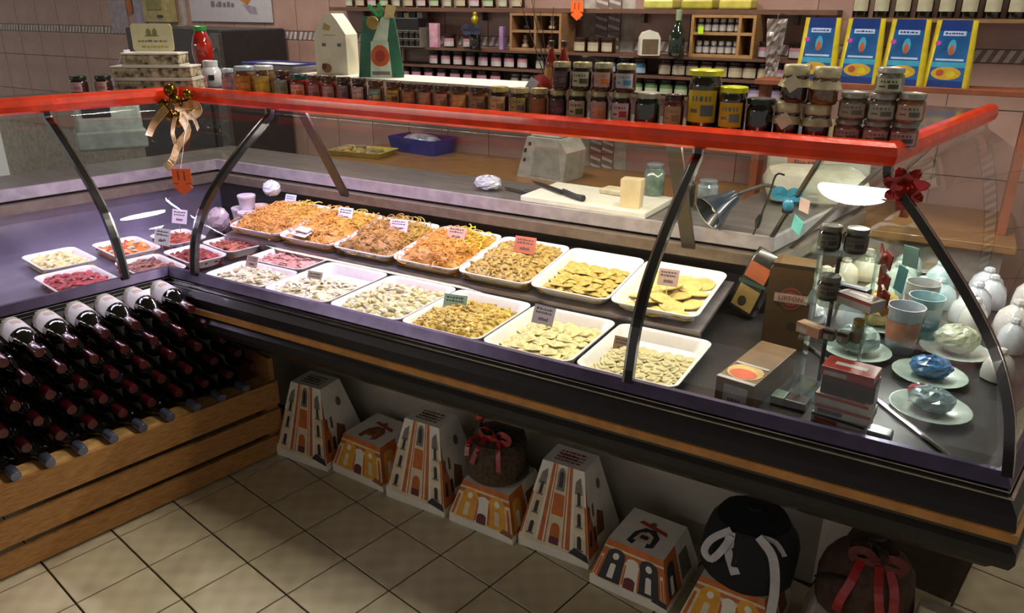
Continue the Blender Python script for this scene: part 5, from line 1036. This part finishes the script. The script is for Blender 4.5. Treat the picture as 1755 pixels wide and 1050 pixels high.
solo('paper_star', 'orange paper flake below the red bows on the divider', 'decoration', MB().loops([[(Vector((KM, -1, 0)).normalized() * x * .02 + Vector((0, 0, z * .018))) + mn * o for x, z in ((-1, .3), (0, 1), (.9, .6), (1, -.2), (.2, -.9), (-.6, -.6))] for o in (-.0015, .0015)]), M('paper_orange', '#c87838', .5), dpoint(1521, 530))
# red foil bow at the corner of the rail
p = pos('right', .821 * .38, .38, 1.19); RF = M('foil_bow_red', '#c01c14', .15, .6, coat=.6, var=.3, vs=30)
t = thing('foil_bow', 'shiny red foil bow hanging at the corner of the red rail', 'bow', p + Vector((.03, -.03, -.03)))
b = MB()
for k in range(7):
    a = k * .9; r_ = ribbon([(0, 0, 0), (.03 * math.cos(a), -.015, .03 * math.sin(a)), (.055 * math.cos(a + .2), -.01, .05 * math.sin(a + .2)), (.03 * math.cos(a + .5), -.02, .03 * math.sin(a + .5)), (0, 0, 0)], .022); b.add(r_.v, r_.f)
t.scale = (.75, .75, .75); part('loops', b, RF, t); part('tail', ribbon([(0, 0, 0), (.012, -.012, -.04), (.01, -.02, -.09)], .025), RF, t); part('tail', ribbon([(0, 0, 0), (-.01, -.012, -.035), (-.005, -.02, -.07)], .02), RF, t)
# goods in the right counter, seen through the divider
def rp(tt, s, z): return pos('right', tt, s, z)
PLT = M('plate_pale', '#a8b4ac', .25, coat=.4); RA = math.atan2(ta.y, ta.x) - math.pi / 2
pl = MB().lathe([(.04, 0), (.05, .002), (.085, .014), (.088, .016), (.084, .016), (.05, .006), (.001, .005)], 24).mesh('plate', [PLT], True)
for i, (tt, s, lab) in enumerate(((.28, .20, 'pale plate of packets nearest the lip behind the divider'), (.47, .25, 'pale plate with a blue packet behind the divider'), (.68, .24, 'pale plate of wrapped sweets deep in the side counter'), (.50, .44, 'pale plate by the acrylic stand behind the divider'), (.74, .46, 'white plate under the gold foil parcel'))):
    tag(place('plate', pl, None, rp(tt, s, ZD)), lab, 'plate')
for i, (tt, s, r, c, h, lab) in enumerate(((.28, .20, .05, '#8aa0ac', .7, 'blue grey wrapped packet on the nearest plate'), (.335, .235, .03, '#a83c4c', .8, 'red and pink wrapped sweet between two plates'), (.47, .25, .05, '#3c6ca0', .7, 'bright blue wrapped packet on a pale plate'), (.68, .24, .055, '#b4b8a4', .9, 'cream wrapped packet on the third plate'), (.50, .44, .055, '#a8b8b4', .9, 'pale green wrapped packet by the acrylic stand'), (.74, .46, .06, '#b49c5c', 1.1, 'crumpled gold foil parcel on a white plate'), (.56, .60, .05, '#a8a8b0', 1.1, 'white tissue bundle behind the gold parcel'))):
    z = ZD + (.0055 if s in (.20, .25, .24, .44, .46) else 0); bag(lab, rp(tt, s, z), r, c, 40 + i, h, 'wrapped_packet', 'packet')
PARC = {}
def parcel(label, p, r, h, col, seed, group):
    k = (col, seed % 3)
    if k not in PARC:
        b = MB(); n = 22; ph = seed % 3
        prof = [(.72, 0), (.95, .05), (1, .22), (.93, .45), (.78, .64), (.5, .78), (.30, .85), (.33, .92), (.26, 1.0), (.10, 1.03)]
        b.loops([[(rr * (1 + .05 * math.sin(4 * a + ph) + .07 * (i > 3) * math.sin(9 * a + ph)) * math.cos(a), rr * (1 + .05 * math.sin(3 * a + ph) + .07 * (i > 3) * math.sin(9 * a + ph)) * math.sin(a), z) for a in [2 * math.pi * q / n for q in range(n)]] for i, (rr, z) in enumerate(prof)])
        PARC[k] = b.mesh('wrapped_parcel', [M('film_' + col[1:], col, .18, var=.1, coat=.6)], True)
    tag(place('wrapped_parcel', PARC[k], None, p, (0, 0, seed * .7), (r, r, h)), label, 'parcel', group)
pc = (('white', '#d0ccc8'), ('pale blue', '#b4c8cc'), ('cream', '#d4ccb4'), ('pearl grey', '#c4c8d0'), ('pale green', '#bcccc0'))
qq = random.Random(77); spots = [(.62 + .105 * a + qq.uniform(-.02, .02), .13 + .13 * c + qq.uniform(-.02, .02)) for a in range(7) for c in range(5)]
for i, (tt, s) in enumerate(spots):
    if tt < .86 and s < .55: continue
    nm, col = pc[(i * 3) % 5]; parcel('%s cellophane parcel tied at the top in the side counter' % nm, rp(tt, s, ZD), qq.uniform(.045, .055), qq.uniform(.09, .125), col, i, '%s parcels in the side counter' % nm)
for i, (tt, s) in enumerate(((.58, .12), (.80, .13), (.87, .24), (.63, .51), (.89, .50), (.585, .66), (.72, .62))):
    nm, col = pc[i % 2 * 3]; parcel('%s cellophane parcel tied at the top in the side counter' % nm, rp(tt, s, ZD), .038, .085 + .012 * (i % 4), col, i, '%s parcels in the side counter' % nm)
# shelf of cups on the right arm
for i, (tt, s, c, c2, lab) in enumerate(((.60, .36, '#a4a8b4', '#b06a50', 'pale cup with an orange band behind the two dark jars'), (.72, .34, '#8cb0b8', '#4c8c9c', 'light blue cup behind the two dark jars'), (.84, .38, '#b4b0b0', '#a07078', 'white cup with a pink band under the lamp reflection'))):
    t = thing('paper_cup', lab, 'cup', rp(tt, s, ZD)); part('cup', MB().lathe([(.035, 0), (.037, .003), (.046, .13), (.048, .133), (.045, .133), (.036, .006)], 18), M('cup_' + c[1:], c, .4), t, True); part('band', MB().lathe([(.0405, .04), (.0445, .095)], 18, cap=False), M('band_' + c2[1:], c2, .5), t, True)
# ============================================================ on the worktop behind the glass
ZW = .8868
BRD = M('board_white', '#c4c0b0', .5, var=.05)
solo('cutting_board', 'thick white plastic cutting board on the steel worktop', 'cutting board', MB().box((0, 0, .011), (.47, .27, .022), .004), BRD, (-1.065, 2.457, ZW), (0, 0, -.03))
ZB = ZW + .0222
_a, _b = AZ(1040, 357, .915), AZ(905, 305, .915); KA = math.degrees(math.atan2(_b.y - _a.y, _b.x - _a.x))
t = thing('chef_knife', 'large knife with a black handle lying across the white board', 'knife', (AZ(968, 331, .915).x, AZ(968, 331, .915).y, ZB), math.radians(KA))
b = MB().loops([[(x, y, z) for x, y in ((.0, -.018), (.0, .018), (.18, .018), (.235, .004), (.18, -.012))] for z in (.006, .0075)]); part('blade', b, M('knife_steel', '#5c5c5c', .25, .8), t); part('handle', MB().tube([(.01, 0, .011), (-.03, .003, .011), (-.08, .003, .011), (-.115, -.004, .011)], [.010, .011, .010, .012], 8), M('handle_black', '#151515', .5), t, True)
t = thing('chef_knife', 'smaller knife with a black handle beside the clear plastic bag', 'knife', (-1.335, 2.435, ZW), math.radians(165))
part('blade', MB().loops([[(x, y, z) for x, y in ((0, -.012), (0, .012), (.10, .008), (.125, -.004), (.10, -.01))] for z in (.006, .0075)]), M('knife_steel', '#5c5c5c', .25, .8), t); part('handle', MB().tube([(.01, 0, .010), (-.05, .002, .010), (-.09, -.003, .010)], .0095, 8), M('handle_black', '#151515', .5), t, True)
b = MB().loops([[(x * k, y * k, z) for x, y in rrect(.072, .055, .006, 2)] for z, k in ((0, .92), (.09, 1.0), (.094, .97))]); solo('cheese_block', 'upright block of pale cheese on the white board', 'cheese', b, M('cheese', '#c8b48c', .5, var=.1, vs=14), (-.905, 2.375, ZB), (0, 0, .1), True)
solo('cheese_slab', 'flat slice of pale cheese behind the upright block', 'cheese', MB().box((0, 0, .009), (.09, .07, .018), .004), M('cheese_pale', '#c4b898', .5), (-1.03, 2.53, ZB), (0, 0, -.1))
bag('crumpled clear plastic bag lying on the steel worktop', (-1.50, 2.43, ZW), .055, '#b4b4bc', 12, .6)
q = MB(); 
def gjar(label, x, y, z, r, h, c):
    t = thing('storage_jar', label, 'jar', (x, y, z)); part('jar_body', MB().lathe([(r * .9, 0), (r, .005), (r, h * .8), (r * .8, h * .88), (r * .8, h * .93)], 18), M('stj_' + c[1:], c, .12, coat=.8, var=.2), t, True); part('lid', MB().lathe([(r * .85, h * .93), (r * .85, h), (r * .7, h + .003)], 18), M('lid_steel', '#8a9094', .3, .6), t, True)
gjar('clear storage jar with green contents at the back of the worktop', -.905, 2.585, ZW, .036, .13, '#6c8070')
gjar('clear storage jar beside the desk lamp', -.705, 2.56, ZW, .036, .10, '#808c90')
gjar('dark storage jar between lamp and bracket', -.79, 2.585, ZW, .034, .09, '#3c4438')
# desk lamp clamped to the divider bar
LB = M('lamp_navy', '#1c2834', .3, coat=.4); LC = M('lamp_cream', '#e4dabc', .5)
c0 = MT(.715, 1.0); h0 = AY(1252, 340, 2.36); h1 = AY(1206, 372, 2.29)
t = thing('desk_lamp', 'navy desk lamp with a cream lined shade clamped on the divider bar', 'lamp', c0)
ax = (h1 - h0).normalized(); R = ax.to_track_quat('Z', 'Y').to_matrix().to_4x4()
part('shade', MB().T(Matrix.Translation(h0 - c0) @ R).lathe([(.018, -.02), (.022, -.018), (.030, .02), (.060, .085), (.062, .087), (.059, .087), (.029, .024), (.018, -.012)], 22), LB, t, True)
part('shade_lining', MB().T(Matrix.Translation(h0 - c0) @ R).lathe([(.0585, .0875), (.058, .083), (.028, .023)], 22, cap=False), LC, t, True)
part('bulb', MB().T(Matrix.Translation(h0 - c0) @ R).ball((0, 0, .05), .018, 12, 8), M('bulb_warm', '#fff0d0', .4, emit=.05), t, True)
part('arm', MB().tube(catmull([h0 - c0 - ax * .015, AY(1285, 325, 2.36) - c0, AY(1320, 318, 2.34) - c0, MT(.71, 1.02) - c0, (0, 0, 0)], 4), .006, 8), M('arm_grey', '#3c3c38', .4), t, True)
part('clamp', MB().box((0, 0, 0), (.03, .03, .04), .004), LB, t)
cp = catmull([AY(u, v, y) - c0 for u, v, y in ((1345, 300, 2.27), (1330, 300, 2.27), (1318, 335, 2.28), (1306, 365, 2.29), (1298, 385, 2.30), (1290, 405, 2.315), (1288, 418, 2.33))], 4)
part('cord', MB().tube(cp, .003, 6), BLACK, t); part('switch', MB().tube([AY(1304, 368, 2.285) - c0, AY(1300, 378, 2.287) - c0, AY(1297, 390, 2.29) - c0], [.006, .010, .006], 8), BLACK, t, True)
t = thing('ribbon_bow', 'turquoise ribbon bow tied on the black divider bar', 'bow', MT(.70, 1.025, -.02)); TB = M('bow_teal', '#226c88', .35, coat=.3)
part('bow', loopbow((0, -.005, .01), .032, .020), TB, t); part('knot', MB().ball((.008, -.012, -.012), (.016, .012, .020), 12, 8), TB, t, True)
# on the wooden back counter
p = AZ(620, 268, .75)
t = thing('cookie_tray', 'yellow edged tray of pale biscuits on the wooden counter', 'tray', (p.x - .03, p.y + .05, .7505), .15); part('tray_body', MB().loops([[(x, y, z) for x, y in rrect(.34 - i, .22 - i, .012, 2)] for i, z in ((.03, 0), (0, .03), (.012, .03), (.04, .005))]), M('tray_straw', '#a89848', .5), t, True)
b = MB(); qq = random.Random(9)
for i in range(26): b.mat(i % 2).T(Matrix.Translation((qq.uniform(-.13, .13), qq.uniform(-.075, .075), .018 + qq.uniform(0, .014))) @ Matrix.Rotation(qq.uniform(0, 6), 4, 'Z')); b.box((0, 0, 0), (.06, .028, .012), .004)
b.T(Matrix.Identity(4)); part('biscuits', b, [M('bisc_a', '#a88c50', .6), M('bisc_b', '#8a7a60', .6)], t)['kind'] = 'stuff'
p = AZ(692, 262, .75)
t = thing('blue_crate', 'blue plastic crate with a wrapped white packet inside', 'crate', (p.x + .06, p.y + .10, .7505), -.1); part('crate_body', MB().loops([[(x, y, z) for x, y in rrect(.36 - i, .22 - i, .02, 3)] for i, z in ((.03, 0), (0, .085), (.014, .085), (.04, .008))]), M('crate_blue', '#2c3488', .35, coat=.3), t, True)
part('wrapped_packet', MB().ball((0, 0, .06), (.14, .075, .04), 16, 8), M('wrap_pale', '#9aa0b4', .25, coat=.5, var=.3, vs=20), t, True)
p = AZ(935, 306, .75)
t = thing('label_printer', 'white and grey sloping label scale on the wooden counter', 'scale', (p.x, p.y + .05, .7505), -.1)
part('body', MB().loops([[(x, y, z) for x, z in ((-.14, 0), (.13, 0), (.145, .14), (.10, .20), (-.08, .20))] for y in (-.09, .09)]), M('printer_grey', '#a8a598', .45), t); part('top_cover', MB().box((.01, 0, .212), (.16, .14, .02), .004), M('printer_white', '#b8bcb8', .4), t)
b = MB(); f = Face(b, (-.14, -.0905, 0), (.13, -.0905, 0), (.1, -.0905, .2), (-.08, -.0905, .2), .001); f.rect(.02, .62, .09, .72, 0); f.rect(.06, .4, .12, .48, 0); f.rect(.1, .8, .18, .88, 0); f.rect(.3, .08, .95, .8, 1); part('marks', b, [DKB, M('printer_panel', '#98968a', .4)], t)
# white bundles on the side worktop
b = MB().box((0, 0, .06), (.34, .22, .12), .05); solo('paper_bundle', 'big rounded white paper bundle on the side worktop', 'bundle', b, M('bundle_white', '#a8a490', .6, var=.1), pos('right', 1.18, .86, ZW), (0, 0, .3), True)
t = thing('flour_bag', 'white paper sack with an orange print behind the bundle', 'sack', pos('right', 1.38, .93, ZW), .25); part('sack', MB().box((0, 0, .09), (.36, .13, .18), .03), M('sack_white', '#a4a08c', .6, var=.08), t, True)
b = MB(); f = Face(b, (-.18, -.0655, 0), (.18, -.0655, 0), (.18, -.0655, .18), (-.18, -.0655, .18), .001); f.poly([(.2, .45), (.5, .42), (.55, .75), (.3, .85), (.18, .7)], 0); f.scrawl(.25, .5, .5, .7, 1, 2, 1, 8); part('print', b, [M('sack_orange', '#b0623c', .5), MAR], t)
